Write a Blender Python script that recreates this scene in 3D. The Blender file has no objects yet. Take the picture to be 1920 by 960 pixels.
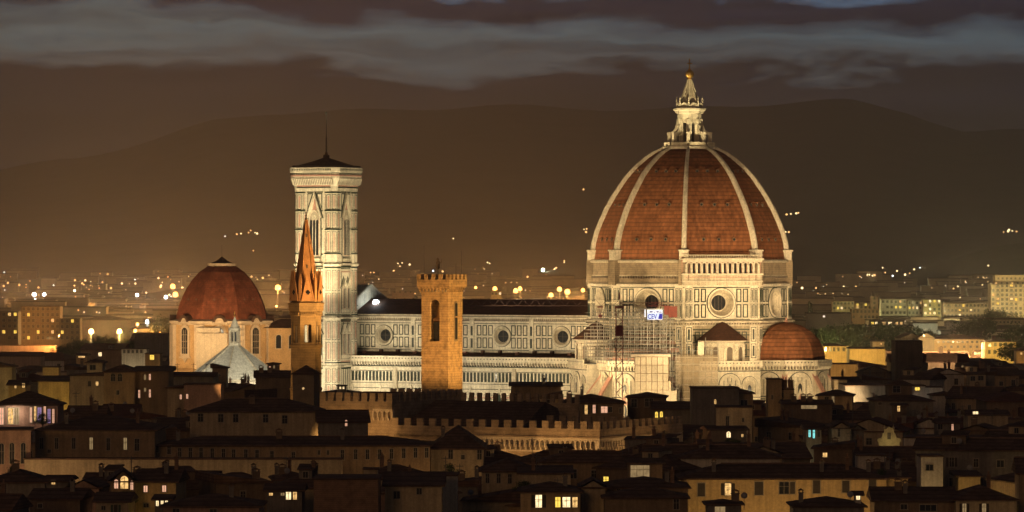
import bpy, math, random
from mathutils import Matrix, Vector
R = math.radians
sin, cos, pi = math.sin, math.cos, math.pi
S = bpy.context.scene
COL = S.collection

# ------------------------------------------------------------------ camera
F = 8060.0          # focal length in pixels of a 1920 px wide frame
EYE = 55.0          # height of the eye over the town's streets
HOR = 490.0         # pixel row of the horizon
cam = bpy.data.cameras.new('camera')
cam.sensor_width = 36.0
cam.lens = F / 1920 * 36
cam.shift_y = 10 / 1920
cam.clip_start = 5
cam.clip_end = 80000
camo = bpy.data.objects.new('camera', cam)
camo.location = (0, 0, EYE)
camo.rotation_euler = (R(90), 0, 0)
COL.objects.link(camo)
S.camera = camo

# ------------------------------------------------------------------ exposure
S.view_settings.view_transform = 'Standard'
S.view_settings.look = 'None'
S.view_settings.exposure = 0
S.view_settings.gamma = 1
S.view_settings.use_curve_mapping = False
S.render.engine = 'CYCLES'
S.cycles.max_bounces = 4
S.cycles.diffuse_bounces = 2
S.cycles.glossy_bounces = 1
S.cycles.transmission_bounces = 2
S.cycles.volume_bounces = 0
S.cycles.transparent_max_bounces = 8
S.cycles.use_denoising = True
S.cycles.use_light_tree = True
S.cycles.sample_clamp_indirect = 4.0
S.cycles.filter_width = 1.5
S.cycles.use_adaptive_sampling = True
S.cycles.adaptive_threshold = 0.02

# ------------------------------------------------------------------ world: dusk sky over a lit town
W = bpy.data.worlds.new('World')
S.world = W
W.use_nodes = True
wt = W.node_tree
wt.nodes.clear()

class NT:
    def __init__(s, t): s.t = t
    def n(s, typ, **kw):
        nd = s.t.nodes.new(typ)
        for k, v in kw.items():
            if k.startswith('i_'):
                nd.inputs[k[2:].replace('_', ' ')].default_value = v
            else: setattr(nd, k, v)
        return nd
    def l(s, a, b): s.t.links.new(a, b)
    def m(s, op, a, b=None, c=None, clamp=False):
        nd = s.t.nodes.new('ShaderNodeMath'); nd.operation = op; nd.use_clamp = clamp
        for i, v in enumerate((a, b, c)):
            if v is None: continue
            if isinstance(v, (int, float)): nd.inputs[i].default_value = v
            else: s.l(v, nd.inputs[i])
        return nd.outputs[0]
    def mix(s, f, a, b, mode='MIX'):
        nd = s.t.nodes.new('ShaderNodeMix'); nd.data_type = 'RGBA'; nd.blend_type = mode
        for k, v in ((0, f), (6, a), (7, b)):
            if isinstance(v, (int, float)): nd.inputs[k].default_value = v
            elif isinstance(v, tuple): nd.inputs[k].default_value = (*v[:3], 1)
            else: s.l(v, nd.inputs[k])
        return nd.outputs[2]
    def comb(s, x, y, z):
        nd = s.t.nodes.new('ShaderNodeCombineXYZ')
        for i, v in enumerate((x, y, z)):
            if isinstance(v, (int, float)): nd.inputs[i].default_value = v
            else: s.l(v, nd.inputs[i])
        return nd.outputs[0]
    def noise(s, vec, scale, detail=3, rough=.5):
        nd = s.t.nodes.new('ShaderNodeTexNoise')
        nd.inputs['Scale'].default_value = scale; nd.inputs['Detail'].default_value = detail
        nd.inputs['Roughness'].default_value = rough
        if vec is not None: s.l(vec, nd.inputs['Vector'])
        return nd.outputs[0]
    def ramp(s, fac, stops):
        nd = s.t.nodes.new('ShaderNodeValToRGB'); s.l(fac, nd.inputs[0])
        e = nd.color_ramp.elements
        while len(e) > 1: e.remove(e[-1])
        e[0].position = stops[0][0]; e[0].color = (*stops[0][1], 1)
        for p, c in stops[1:]:
            k = e.new(p); k.color = (*c, 1)
        return nd.outputs[0]
    def smooth(s, v, a, b):
        nd = s.t.nodes.new('ShaderNodeMapRange'); nd.interpolation_type = 'SMOOTHSTEP'
        s.l(v, nd.inputs[0]); nd.inputs[1].default_value = a; nd.inputs[2].default_value = b
        return nd.outputs[0]

def srgb(r, g, b):
    def f(c):
        c /= 255.0
        return c / 12.92 if c <= .04045 else ((c + .055) / 1.055) ** 2.4
    return (f(r), f(g), f(b))

w = NT(wt)
tc = w.n('ShaderNodeTexCoord')
sp = w.n('ShaderNodeSeparateXYZ'); w.l(tc.outputs['Generated'], sp.inputs[0])
dx, dy, dz = sp.outputs
hyp = w.m('MAXIMUM', w.m('SQRT', w.m('ADD', w.m('MULTIPLY', dx, dx), w.m('MULTIPLY', dy, dy))), .001)
az = w.m('ARCTAN2', dx, dy)                 # 0 ahead, + to the right
el = w.m('DIVIDE', dz, hyp)                 # tangent of the elevation
# warp the cloud bands
nA = w.noise(w.comb(w.m('MULTIPLY', az, 24), w.m('MULTIPLY', el, 75), 3.1), 1.0, 4, .55)
nB = w.noise(w.comb(w.m('MULTIPLY', az, 38), w.m('MULTIPLY', el, 170), 7.7), 1.0, 4, .6)
elw = w.m('ADD', el, w.m('ADD', w.m('MULTIPLY', w.m('SUBTRACT', nA, .5), .027),
                         w.m('MULTIPLY', w.m('SUBTRACT', nB, .5), .006)))
elw = w.m('ADD', elw, w.m('MULTIPLY', az, .012))
nC = w.noise(w.comb(w.m('MULTIPLY', az, 12), w.m('ADD', w.m('MULTIPLY', el, 190), w.m('MULTIPLY', nA, 2.5)), 1.3), 1.0, 5, .62)
band = w.ramp(w.m('DIVIDE', elw, .08), [
    (0.0, srgb(40, 30, 24)), (.40, srgb(42, 35, 32)), (.535, srgb(44, 38, 42)),
    (.572, srgb(96, 98, 96)), (.65, srgb(100, 110, 110)), (.69, srgb(78, 86, 92)),
    (.725, srgb(42, 38, 50)), (.79, srgb(40, 38, 50)), (.825, srgb(96, 116, 134)), (.86, srgb(50, 54, 70)),
    (.92, srgb(38, 38, 50)), (1.0, srgb(70, 76, 84))])
streak = w.ramp(nC, [(.30, (.50, .48, .53)), (.5, (.92, .94, .97)), (.70, (1.15, 1.22, 1.32))])
sky = w.mix(1.0, band, streak, 'MULTIPLY')
# bluer and darker to the right, browner to the left
side = w.smooth(az, -.13, .13)
sky = w.mix(1.0, sky, w.mix(side, (1.0, .96, .93), (.80, .88, 1.0)), 'MULTIPLY')
# overhead: overcast lit by the town
nD = w.noise(tc.outputs['Generated'], 3.0, 4, .6)
over = w.ramp(nD, [(.3, (.021, .017, .020)), (.7, (.032, .026, .028))])
sky = w.mix(w.smooth(el, .075, .25), sky, over)
# the town's glow in the air, low and to the left
gl = w.m('MULTIPLY', w.smooth(w.m('MULTIPLY', el, -1), -.075, .0), w.smooth(w.m('MULTIPLY', az, -1), .10, .42))
gl = w.m('MULTIPLY', gl, w.m('SUBTRACT', 1, w.smooth(w.m('MULTIPLY', az, -1), .35, 1.2)))
sky = w.mix(gl, sky, (.19, .070, .022))
nish = w.n('ShaderNodeTexSky', sky_type='NISHITA', sun_disc=False, sun_elevation=R(1.0), sun_rotation=R(250))
bg = w.n('ShaderNodeBackground'); w.l(sky, bg.inputs[0]); bg.inputs[1].default_value = .98
bg2 = w.n('ShaderNodeBackground'); w.l(nish.outputs[0], bg2.inputs[0]); bg2.inputs[1].default_value = .0015
ad = w.n('ShaderNodeAddShader'); w.l(bg.outputs[0], ad.inputs[0]); w.l(bg2.outputs[0], ad.inputs[1])
wo = w.n('ShaderNodeOutputWorld'); w.l(ad.outputs[0], wo.inputs[0])

# ------------------------------------------------------------------ broad lamp added for the town's low warm light behind the eye
def aim(o, d):
    o.rotation_euler = Vector(d).to_track_quat('-Z', 'Y').to_euler()
sl = bpy.data.lights.new('town_glow', 'SUN'); sl.energy = .23; sl.angle = R(14); sl.color = (1, .54, .24)
so = bpy.data.objects.new('town_glow', sl); COL.objects.link(so); aim(so, (.30, .95, -.22))

def spot(loc, tgt, watts, deg, col, rad=1.0, blend=.6):
    l = bpy.data.lights.new('floodlight', 'SPOT'); l.energy = watts; l.spot_size = R(deg); l.spot_blend = blend
    l.color = col; l.shadow_soft_size = rad
    o = bpy.data.objects.new('floodlight', l); o.location = loc
    aim(o, Vector(tgt) - Vector(loc)); COL.objects.link(o); return o
def lampl(loc, watts, col, rad=.4):
    l = bpy.data.lights.new('lamp_light', 'POINT'); l.energy = watts; l.color = col; l.shadow_soft_size = rad
    o = bpy.data.objects.new('lamp_light', l); o.location = loc; COL.objects.link(o); return o

# cathedral frame: origin under the dome, +x east along the nave, +y north
CA = R(-28.1); CO = Vector((53.7, 1300, 0))
CM = Matrix.Translation(CO) @ Matrix.Rotation(CA, 4, 'Z')
def cw(x, y, z): return CM @ Vector((x, y, z))
WH = (1, .83, .54); YE = (1, .71, .36); OR = (1, .56, .20)
# nave and aisle, from the roofs across the street
for x, p in ((-104, 1.0), (-82, .9), (-60, .9), (-38, .9)):
    spot(cw(x, -75, 20), cw(x, -14, 23), 60000 * p, 62, WH, 1.5)
# bell tower
spot(cw(-116, -66, 14), cw(-113, -26, 30), 66000, 62, (1, .84, .54), 1.5)
spot(cw(-116, -72, 22), cw(-113, -26, 70), 350000, 44, (1, .80, .46), 1.5)
spot(cw(-72, -46, 20), cw(-106, -24, 24), 44000, 62, (1, .84, .54), 1.5)
spot(cw(-66, -52, 24), cw(-106, -24, 68), 240000, 44, (1, .80, .46), 1.5)
# dome: long throws from roofs south, south-east and east
spot(cw(-18, -125, 26), cw(-6, -24, 47), 400000, 40, YE, 2.0)
spot(cw(62, -108, 26), cw(14, -20, 47), 480000, 38, YE, 2.0)
spot(cw(130, -40, 24), cw(30, -4, 48), 330000, 34, (1, .68, .36), 2.0)
spot(cw(-72, -52, 44), cw(-30, -14, 58), 160000, 40, YE, 2.0)
# apse walls from the square
spot(cw(24, -78, 12), cw(16, -32, 16), 80000, 80, YE, 1.5)
spot(cw(-22, -78, 14), cw(-16, -36, 18), 100000, 80, YE, 1.5)
spot(cw(72, -50, 12), cw(40, -10, 18), 100000, 80, YE, 1.5)
# lantern
spot(cw(34, -44, 58), cw(0, 0, 103), 300000, 13, (1, .78, .40), .6)
spot(cw(-34, -32, 58), cw(0, 0, 103), 200000, 14, (1, .78, .40), .6)
# ------------------------------------------------------------------ materials
MATS = {}
def pm(name, base, rough=.85, var=.25, scale=.6, dark=None, metal=0, spec=.25, emis=None, es=0, stripes=None, bump=0, streak=0):
    """procedural surface: base colour broken up by two noises, optional courses and rain streaks"""
    if name in MATS: return MATS[name]
    m = bpy.data.materials.new(name); m.use_nodes = True
    t = m.node_tree; t.nodes.clear(); g = NT(t)
    out = g.n('ShaderNodeOutputMaterial'); bs = g.n('ShaderNodeBsdfPrincipled')
    g.l(bs.outputs[0], out.inputs[0])
    bs.inputs['Roughness'].default_value = rough; bs.inputs['Metallic'].default_value = metal
    bs.inputs['Specular IOR Level'].default_value = spec
    tcn = g.n('ShaderNodeTexCoord'); ob = tcn.outputs['Object']
    lo = tuple(c * (1 - var) for c in base) if dark is None else dark
    hi = tuple(min(1, c * (1 + var * .6)) for c in base)
    n1 = g.noise(ob, scale, 5, .6)
    c = g.ramp(n1, [(.32, lo), (.5, base), (.68, hi)])
    n2 = g.noise(ob, scale * 7, 3, .6)
    c = g.mix(1.0, c, g.ramp(n2, [(.3, (.80,) * 3), (.7, (1.15,) * 3)]), 'MULTIPLY')
    if streak:
        mp = g.n('ShaderNodeMapping'); mp.inputs['Scale'].default_value = (1.6, 1.6, .07); g.l(ob, mp.inputs[0])
        n3 = g.noise(mp.outputs[0], 1.0, 4, .6)
        c = g.mix(1.0, c, g.ramp(n3, [(.34, (1 - streak,) * 3), (.6, (1.05,) * 3)]), 'MULTIPLY')
    if stripes:
        per, amt = stripes
        z = g.n('ShaderNodeSeparateXYZ'); g.l(ob, z.inputs[0])
        fr = g.m('FRACT', g.m('DIVIDE', z.outputs[2], per))
        f = g.m('GREATER_THAN', fr, .72)
        c = g.mix(g.m('MULTIPLY', f, amt), c, tuple(k * .35 for k in base))
    g.l(c, bs.inputs['Base Color'])
    if bump:
        b = g.n('ShaderNodeBump'); b.inputs['Strength'].default_value = .6; b.inputs['Distance'].default_value = bump
        g.l(g.noise(ob, scale * 5, 4, .65), b.inputs['Height']); g.l(b.outputs[0], bs.inputs['Normal'])
    if emis:
        bs.inputs['Emission Color'].default_value = (*emis, 1); bs.inputs['Emission Strength'].default_value = es
    MATS[name] = m
    return m

def lit(name, col, st, var=.5, scale=1.2):
    if name in MATS: return MATS[name]
    m = bpy.data.materials.new(name); m.use_nodes = True
    t = m.node_tree; t.nodes.clear(); g = NT(t)
    out = g.n('ShaderNodeOutputMaterial'); e = g.n('ShaderNodeEmission'); g.l(e.outputs[0], out.inputs[0])
    tcn = g.n('ShaderNodeTexCoord')
    n1 = g.noise(tcn.outputs['Object'], scale, 2, .5)
    g.l(g.ramp(n1, [(.35, tuple(c * (1 - var) for c in col)), (.65, col)]), e.inputs[0])
    e.inputs[1].default_value = st
    MATS[name] = m
    return m

marble = pm('white_marble', (.62, .56, .44), .55, .22, .25, streak=.22, stripes=(1.15, .10))
marble2 = pm('aged_marble', (.50, .44, .33), .6, .30, .35, streak=.30)
shade_marble = pm('shade_darkened_marble', (.36, .30, .21), .7, .35, .3, streak=.35, stripes=(1.1, .25))  # marble darkened with the shade under the drum cornice, plus streaks
green = pm('green_serpentine', (.020, .030, .020), .5, .3, .8)
pink = pm('pink_marble', (.46, .25, .19), .55, .2, .6)
rough_stone = pm('unfaced_brownstone', (.27, .21, .14), .9, .4, .5, bump=.2, stripes=(.62, .35))
dstone = pm('dark_stone_and_shade', (.15, .12, .09), .9, .3, .5)  # dark grey stone, also laid in corbel gaps in place of shade
gild = pm('gilded_copper', (.90, .55, .16), .30, .1, 1, metal=.85, spec=.6)
glassd = pm('dark_leaded_glass', (.02, .022, .025), .15, .3, 2, spec=.6)
plaster_trim = pm('plaster_trim', (.55, .46, .34), .8, .15, .6)
lead = pm('lead_sheet', (.10, .10, .10), .6, .2, .5)

def tilemat(name, base, per=.55, axis=2, amt=.45, var=.35, sc=.22):
    """rows of clay tiles: courses darken with height, single tiles vary"""
    if name in MATS: return MATS[name]
    m = bpy.data.materials.new(name); m.use_nodes = True
    t = m.node_tree; t.nodes.clear(); g = NT(t)
    out = g.n('ShaderNodeOutputMaterial'); bs = g.n('ShaderNodeBsdfPrincipled'); g.l(bs.outputs[0], out.inputs[0])
    bs.inputs['Roughness'].default_value = .9; bs.inputs['Specular IOR Level'].default_value = .15
    tcn = g.n('ShaderNodeTexCoord'); ob = tcn.outputs['Object']
    z = g.n('ShaderNodeSeparateXYZ'); g.l(ob, z.inputs[0])
    row = g.m('DIVIDE', z.outputs[axis], per)
    fr = g.m('FRACT', row); fl = g.m('FLOOR', row)
    wn = g.n('ShaderNodeTexWhiteNoise', noise_dimensions='3D')
    g.l(g.comb(g.m('FLOOR', g.m('MULTIPLY', z.outputs[0], 1.6)), g.m('FLOOR', g.m('MULTIPLY', z.outputs[1], 1.6)), fl), wn.inputs['Vector'])
    c = g.ramp(g.noise(ob, sc, 5, .65), [(.3, tuple(k * (1 - var) for k in base)), (.7, tuple(k * (1 + var) for k in base))])
    c = g.mix(1, c, g.ramp(wn.outputs[0], [(0, (.78, .76, .74)), (1, (1.2, 1.15, 1.1))]), 'MULTIPLY')
    c = g.mix(g.m('MULTIPLY', g.m('GREATER_THAN', fr, .7), amt), c, tuple(k * .3 for k in base))
    mp = g.n('ShaderNodeMapping'); mp.inputs['Scale'].default_value = (.9, .9, .05); g.l(ob, mp.inputs[0])
    c = g.mix(1, c, g.ramp(g.noise(mp.outputs[0], 1, 4, .6), [(.36, (.72,) * 3), (.62, (1.06,) * 3)]), 'MULTIPLY')
    g.l(c, bs.inputs['Base Color'])
    MATS[name] = m
    return m
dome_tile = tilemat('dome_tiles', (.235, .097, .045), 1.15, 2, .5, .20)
chapel_tile = tilemat('chapel_dome_tiles', (.19, .066, .038), .7, 2, .25)
roof_tile = tilemat('roof_tiles', (.15, .088, .056), .5, 2, .6, .4, .3)
roof_tile2 = tilemat('roof_tiles_dark', (.12, .074, .052), .5, 2, .6, .4, .3)
roof_tile3 = tilemat('roof_tiles_red', (.13, .055, .035), .33, 2, .35, .4, .3)
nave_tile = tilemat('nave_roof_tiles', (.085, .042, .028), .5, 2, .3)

# ------------------------------------------------------------------ mesh builder
class MB:
    def __init__(s): s.v = []; s.f = []; s.mi = []; s.mats = []; s.M = Matrix.Identity(4)
    def m(s, mat):
        if mat not in s.mats: s.mats.append(mat)
        return s.mats.index(mat)
    def add(s, vs, fs, mat):
        b = len(s.v); M = s.M
        s.v.extend((M @ Vector(p))[:] for p in vs)
        k = s.m(mat)
        for f in fs: s.f.append(tuple(b + i for i in f)); s.mi.append(k)
    def box(s, x0, x1, y0, y1, z0, z1, mat):
        s.add([(x0, y0, z0), (x1, y0, z0), (x1, y1, z0), (x0, y1, z0), (x0, y0, z1), (x1, y0, z1), (x1, y1, z1), (x0, y1, z1)],
              [(0, 3, 2, 1), (4, 5, 6, 7), (0, 1, 5, 4), (1, 2, 6, 5), (2, 3, 7, 6), (3, 0, 4, 7)], mat)
    def prism(s, poly, z0, z1, mat, cap=True):
        n = len(poly)
        vs = [(x, y, z0) for x, y in poly] + [(x, y, z1) for x, y in poly]
        fs = [(i, (i + 1) % n, n + (i + 1) % n, n + i) for i in range(n)]
        if cap: fs += [tuple(range(n - 1, -1, -1)), tuple(range(n, 2 * n))]
        s.add(vs, fs, mat)
    def loft(s, rings, mat, caps=(True, True)):
        n = len(rings[0]); vs = [p for r in rings for p in r]; fs = []
        for k in range(len(rings) - 1):
            for i in range(n):
                fs.append((k * n + i, k * n + (i + 1) % n, (k + 1) * n + (i + 1) % n, (k + 1) * n + i))
        if caps[0]: fs.append(tuple(range(n - 1, -1, -1)))
        if caps[1]: fs.append(tuple(range((len(rings) - 1) * n, len(rings) * n)))
        s.add(vs, fs, mat)
    def lathe(s, prof, mat, n=16, c=(0, 0), rot=0, caps=(True, True)):
        s.loft([[(c[0] + r * cos(rot + 2 * pi * i / n), c[1] + r * sin(rot + 2 * pi * i / n), z) for i in range(n)] for r, z in prof], mat, caps)
    def quad(s, a, b, c, d, mat): s.add([a, b, c, d], [(0, 1, 2, 3)], mat)
    def tube(s, a, b, r, mat, n=4, r2=None):
        a = Vector(a); b = Vector(b); d = (b - a)
        if d.length < 1e-6: return
        d.normalize(); u = d.orthogonal().normalized(); v = d.cross(u); r2 = r if r2 is None else r2
        s.loft([[tuple(p + (u * cos(2 * pi * i / n + .785) + v * sin(2 * pi * i / n + .785)) * q) for i in range(n)] for p, q in ((a, r), (b, r2))], mat)
    def xzpoly(s, pts, y0, y1, mat):
        """polygon drawn on a wall (x,z), from depth y1 (back) to y0 (front)"""
        n = len(pts)
        vs = [(x, y0, z) for x, z in pts] + [(x, y1, z) for x, z in pts]
        fs = [tuple(range(n)), tuple(range(2 * n - 1, n - 1, -1))] + [(i, n + i, n + (i + 1) % n, (i + 1) % n) for i in range(n)]
        s.add(vs, fs, mat)
    def ring(s, xc, zc, r0, r1, y0, y1, mat, a0=0, a1=2 * pi, n=24):
        full = abs(a1 - a0 - 2 * pi) < 1e-6
        k = n if full else n + 1
        vs = []
        for i in range(k):
            a = a0 + (a1 - a0) * i / n
            c, q = cos(a), sin(a)
            vs += [(xc + r0 * c, y0, zc + r0 * q), (xc + r1 * c, y0, zc + r1 * q), (xc + r0 * c, y1, zc + r0 * q), (xc + r1 * c, y1, zc + r1 * q)]
        fs = []
        for i in range(n if full else n):
            a = 4 * i; b = 4 * ((i + 1) % k)
            fs += [(a, b, b + 1, a + 1), (a + 1, b + 1, b + 3, a + 3), (a, a + 2, b + 2, b)]
        s.add(vs, fs, mat)
    def frame(s, x0, x1, z0, z1, t, mat, d=.10, y=0):
        s.box(x0, x1, y - d, y, z0, z0 + t, mat); s.box(x0, x1, y - d, y, z1 - t, z1, mat)
        s.box(x0, x0 + t, y - d, y, z0 + t, z1 - t, mat); s.box(x1 - t, x1, y - d, y, z0 + t, z1 - t, mat)
    def hole_wall(s, x0, x1, z0, z1, xc, zc, r, mat, y=0, n=32):
        an = [2 * pi * i / n for i in range(n)]
        for cx, cz in ((x0, z0), (x1, z0), (x1, z1), (x0, z1)): an.append(math.atan2(cz - zc, cx - xc) % (2 * pi))
        an = sorted(set(round(a, 6) for a in an)); vs = []
        for a in an:
            c, q = cos(a), sin(a); t = 1e9
            if c > 1e-6: t = min(t, (x1 - xc) / c)
            if c < -1e-6: t = min(t, (x0 - xc) / c)
            if q > 1e-6: t = min(t, (z1 - zc) / q)
            if q < -1e-6: t = min(t, (z0 - zc) / q)
            vs += [(xc + r * c, y, zc + r * q), (xc + t * c, y, zc + t * q)]
        k = len(an)
        s.add(vs, [(2 * i, 2 * ((i + 1) % k), 2 * ((i + 1) % k) + 1, 2 * i + 1) for i in range(k)], mat)
    def cone_in(s, xc, zc, r0, r1, y0, y1, mat, n=32):
        vs = []
        for i in range(n):
            a = 2 * pi * i / n
            vs += [(xc + r0 * cos(a), y0, zc + r0 * sin(a)), (xc + r1 * cos(a), y1, zc + r1 * sin(a))]
        s.add(vs, [(2 * i, 2 * i + 1, 2 * ((i + 1) % n) + 1, 2 * ((i + 1) % n)) for i in range(n)], mat)
    def disc(s, xc, zc, r, y, mat, n=32):
        s.add([(xc + r * cos(2 * pi * i / n), y, zc + r * sin(2 * pi * i / n)) for i in range(n)], [tuple(range(n))], mat)
    def arch(s, xc, z0, w, h, y0, y1, mat, pointed=True, n=6):
        """solid panel with an arched head: w wide, springing at z0+h-?"""
        s.xzpoly(arch_pts(xc, z0, w, h, pointed, n), y0, y1, mat)
    def build(s, name, parent=None, loc=None, rz=0, **props):
        me = bpy.data.meshes.new(name)
        me.from_pydata(s.v, [], s.f)
        for k in s.mats: me.materials.append(k)
        me.polygons.foreach_set('material_index', s.mi)
        me.update()
        return link(name, me, parent, loc, rz, **props)

def arch_pts(xc, z0, w, h, pointed=True, n=6):
    hw = w / 2; pts = [(xc - hw, z0), (xc + hw, z0)]
    if pointed:
        rr = w; hh = w * .866; zs = z0 + h - hh
        for i in range(n + 1):
            a = (pi / 3) * i / n; pts.append((xc - hw + rr * cos(a), zs + rr * sin(a)))
        for i in range(n - 1, -1, -1):
            a = (pi / 3) * i / n; pts.append((xc + hw - rr * cos(a), zs + rr * sin(a)))
    else:
        zs = z0 + h - hw
        for i in range(2 * n + 1):
            a = pi * i / (2 * n); pts.append((xc + hw * cos(a), zs + hw * sin(a)))
    return pts

def link(name, data, parent=None, loc=None, rz=0, **props):
    o = bpy.data.objects.new(name, data); COL.objects.link(o)
    if parent is not None: o.parent = parent
    if loc is not None: o.location = loc
    if rz: o.rotation_euler = (0, 0, rz)
    for k, v in props.items(): o[k] = v
    return o
def thing(name, label, cat, loc=(0, 0, 0), rz=0, group=None):
    o = link(name, None, None, loc, rz, label=label, category=cat)
    if group: o['group'] = group
    return o
def P(px, py, Y):
    return Vector(((px - 960) / F * Y, Y, EYE - (py - HOR) / F * Y))
def facing(ang, dist, c=(0, 0)):
    """frame of a wall whose outward normal points at angle ang (degrees): x runs along it, -y is outward"""
    return Matrix.Translation((c[0], c[1], 0)) @ Matrix.Rotation(R(ang + 90), 4, 'Z') @ Matrix.Translation((0, -dist, 0))
def octo(r, z=None, rot=22.5, c=(0, 0), n=8):
    p = [(c[0] + r * cos(R(rot + 360 / n * k)), c[1] + r * sin(R(rot + 360 / n * k))) for k in range(n)]
    return p if z is None else [(x, y, z) for x, y in p]
C8 = cos(pi / 8)
# ------------------------------------------------------------------ ground and hills: one sheet to the horizon
SKY = [(-6000, 330), (-1500, 300), (-600, 330), (0, 322), (150, 300), (300, 262), (400, 232), (500, 216), (700, 212), (900, 203), (1100, 207),
       (1230, 212), (1330, 205), (1450, 199), (1590, 194), (1700, 214), (1760, 236), (1815, 256), (1870, 252), (1980, 246), (2600, 262), (8000, 300)]
def lerp(tab, x):
    if x <= tab[0][0]: return tab[0][1]
    for (a, b), (c, d) in zip(tab, tab[1:]):
        if x <= c: return b + (d - b) * (x - a) / (c - a)
    return tab[-1][1]
def sm(x, a, b):
    t = min(1, max(0, (x - a) / (b - a))); return t * t * (3 - 2 * t)
FOOT = [(-2000, 60), (0, 20), (160, 14), (250, 40), (350, 62), (500, 56), (700, 30), (900, 28), (1100, 60), (1400, 90), (1500, 110), (1700, 60), (1900, 120), (3000, 100)]
def ground_z(x, y):
    r = math.hypot(x, y)
    if r < 3500: return 0.0
    px = 960 + x / max(y, 1) * F
    hs = (HOR - lerp(SKY, px)) / F
    main = (hs * 9500 + EYE) * sm(r, 5200, 9500)
    h = main + 5 * sin(px * .021) * sm(r, 5200, 9500)
    # foothills in front
    fh = lerp(FOOT, px) / F * 6000 + 55 * 0
    h = max(h, fh * sm(r, 4200, 6000) * (1 - .4 * sm(r, 6000, 7500)) + 14 * sin(x * .004 + 1) * sm(r, 4500, 6000))
    if r > 9500: h = h * (1 - .3 * sm(r, 9500, 14000))
    return max(0, h)
gm = pm('ground_dark', (.045, .042, .036), .95, .4, .01)
gb = MB(); gk = gb.m(gm)
rs = [20, 300, 600, 900, 1200, 1600, 2200, 3000, 3500] + [3800 + 300 * i for i in range(22)] + [11000, 12500, 14500, 18000, 26000, 40000]
azs = [-70, -50, -35, -25, -18, -13] + [-10 + .25 * i for i in range(81)] + [13, 18, 25, 35, 50, 70]
for r in rs:
    for a in azs:
        x, y = r * sin(R(a)), r * cos(R(a)); gb.v.append((x, y, ground_z(x, y)))
na = len(azs)
for i in range(len(rs) - 1):
    for j in range(na - 1):
        gb.f.append((i * na + j, i * na + j + 1, (i + 1) * na + j + 1, (i + 1) * na + j)); gb.mi.append(gk)
b = len(gb.v)
for q in ((-26000, -400), (26000, -400), (26000, 60), (-26000, 60)): pass
go = gb.build('ground', kind='structure')
for pol in go.data.polygons: pol.use_smooth = True

# ------------------------------------------------------------------ the haze over the valley
hz = MB(); hz.box(-6000, 6000, -200, 13000, -9, 470, gm)
hm = bpy.data.materials.new('valley_haze'); hm.use_nodes = True; ht = hm.node_tree; ht.nodes.clear(); hg = NT(ht)
pv = hg.n('ShaderNodeVolumePrincipled')
pv.inputs['Color'].default_value = (.86, .85, .90, 1); pv.inputs['Density'].default_value = 8.0e-5
pv.inputs['Anisotropy'].default_value = .72
ho = hg.n('ShaderNodeOutputMaterial'); hg.l(pv.outputs[0], ho.inputs['Volume'])
hz.mats = [hm]
hz.build('haze', kind='stuff')
# ------------------------------------------------------------------ the cathedral (frame: x east, y north, origin under the dome)
cath = thing('cathedral', 'vast floodlit marble cathedral with ribbed red tiled octagonal dome and white lantern', 'cathedral', CO, CA)

# shell of the dome
PROF = [(29.6, 55.5), (29.4, 57), (28.9, 60.5), (28.0, 63.8), (26.8, 66.8), (25.1, 70.6), (22.9, 74.5), (21.0, 77.4), (19.0, 80.3), (16.3, 83.3), (13.2, 86.0), (10.6, 87.8), (7.9, 89.0)]
def prof_r(z):
    for (a, b), (c, d) in zip(PROF, PROF[1:]):
        if z <= d: return a + (c - a) * (z - b) / (d - b)
    return 7.9
mb = MB()
mb.loft([octo(r - .3, z) for r, z in PROF], dome_tile)
shell = mb.build('dome_shell', cath)
for k in range(8):                                   # small round windows with hoods, three rows on each side
    for zc, fr in ((81.9, .30), (71.9, .27), (61.5, .27)):
        for j in (-1, 0, 1):
            mb = MB()
            r = prof_r(zc) * C8 - .3
            mb.M = facing(45 * k, r)
            x = j * fr * 2 * r * math.tan(pi / 8) * .82
            slope = 0.25 if zc < 70 else (.5 if zc < 78 else 1.0)
            mb.ring(x, zc, .36, .52, -.30, .6, dstone, n=10)
            mb.disc(x, zc, .5, -.2, glassd, 10)
            mb.box(x - .6, x + .6, -.75, .5, zc + .55, zc + .75, dome_tile)
            mb.build('roof_oculus', cath)
for k in range(8):                                   # the white ribs
    mb = MB(); a = R(22.5 + 45 * k); rings = []
    for r, z in PROF:
        wd = .40 + .42 * (r / 29.6); o = (cos(a), sin(a)); t = (-sin(a), cos(a))
        q = lambda dr, dt: (o[0] * (r + dr) + t[0] * dt, o[1] * (r + dr) + t[1] * dt, z + (.35 if dr > 0 else 0))
        rings.append([q(-.9, -wd), q(.55, -wd * .8), q(.85, 0), q(.55, wd * .8), q(-.9, wd)])
    mb.loft(rings, marble)
    b = mb.M; mb.M = Matrix.Rotation(a, 4, 'Z') @ Matrix.Translation((29.4, 0, 0))
    mb.box(-1.2, 1.5, -1.35, 1.35, 55.3, 58.0, marble); mb.box(-1.4, 1.8, -1.6, 1.6, 58.0, 58.45, marble)
    mb.box(-1.2, 1.75, -1.55, 1.55, 47.9, 55.3, rough_stone)
    mb.build('dome_rib', cath)

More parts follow.
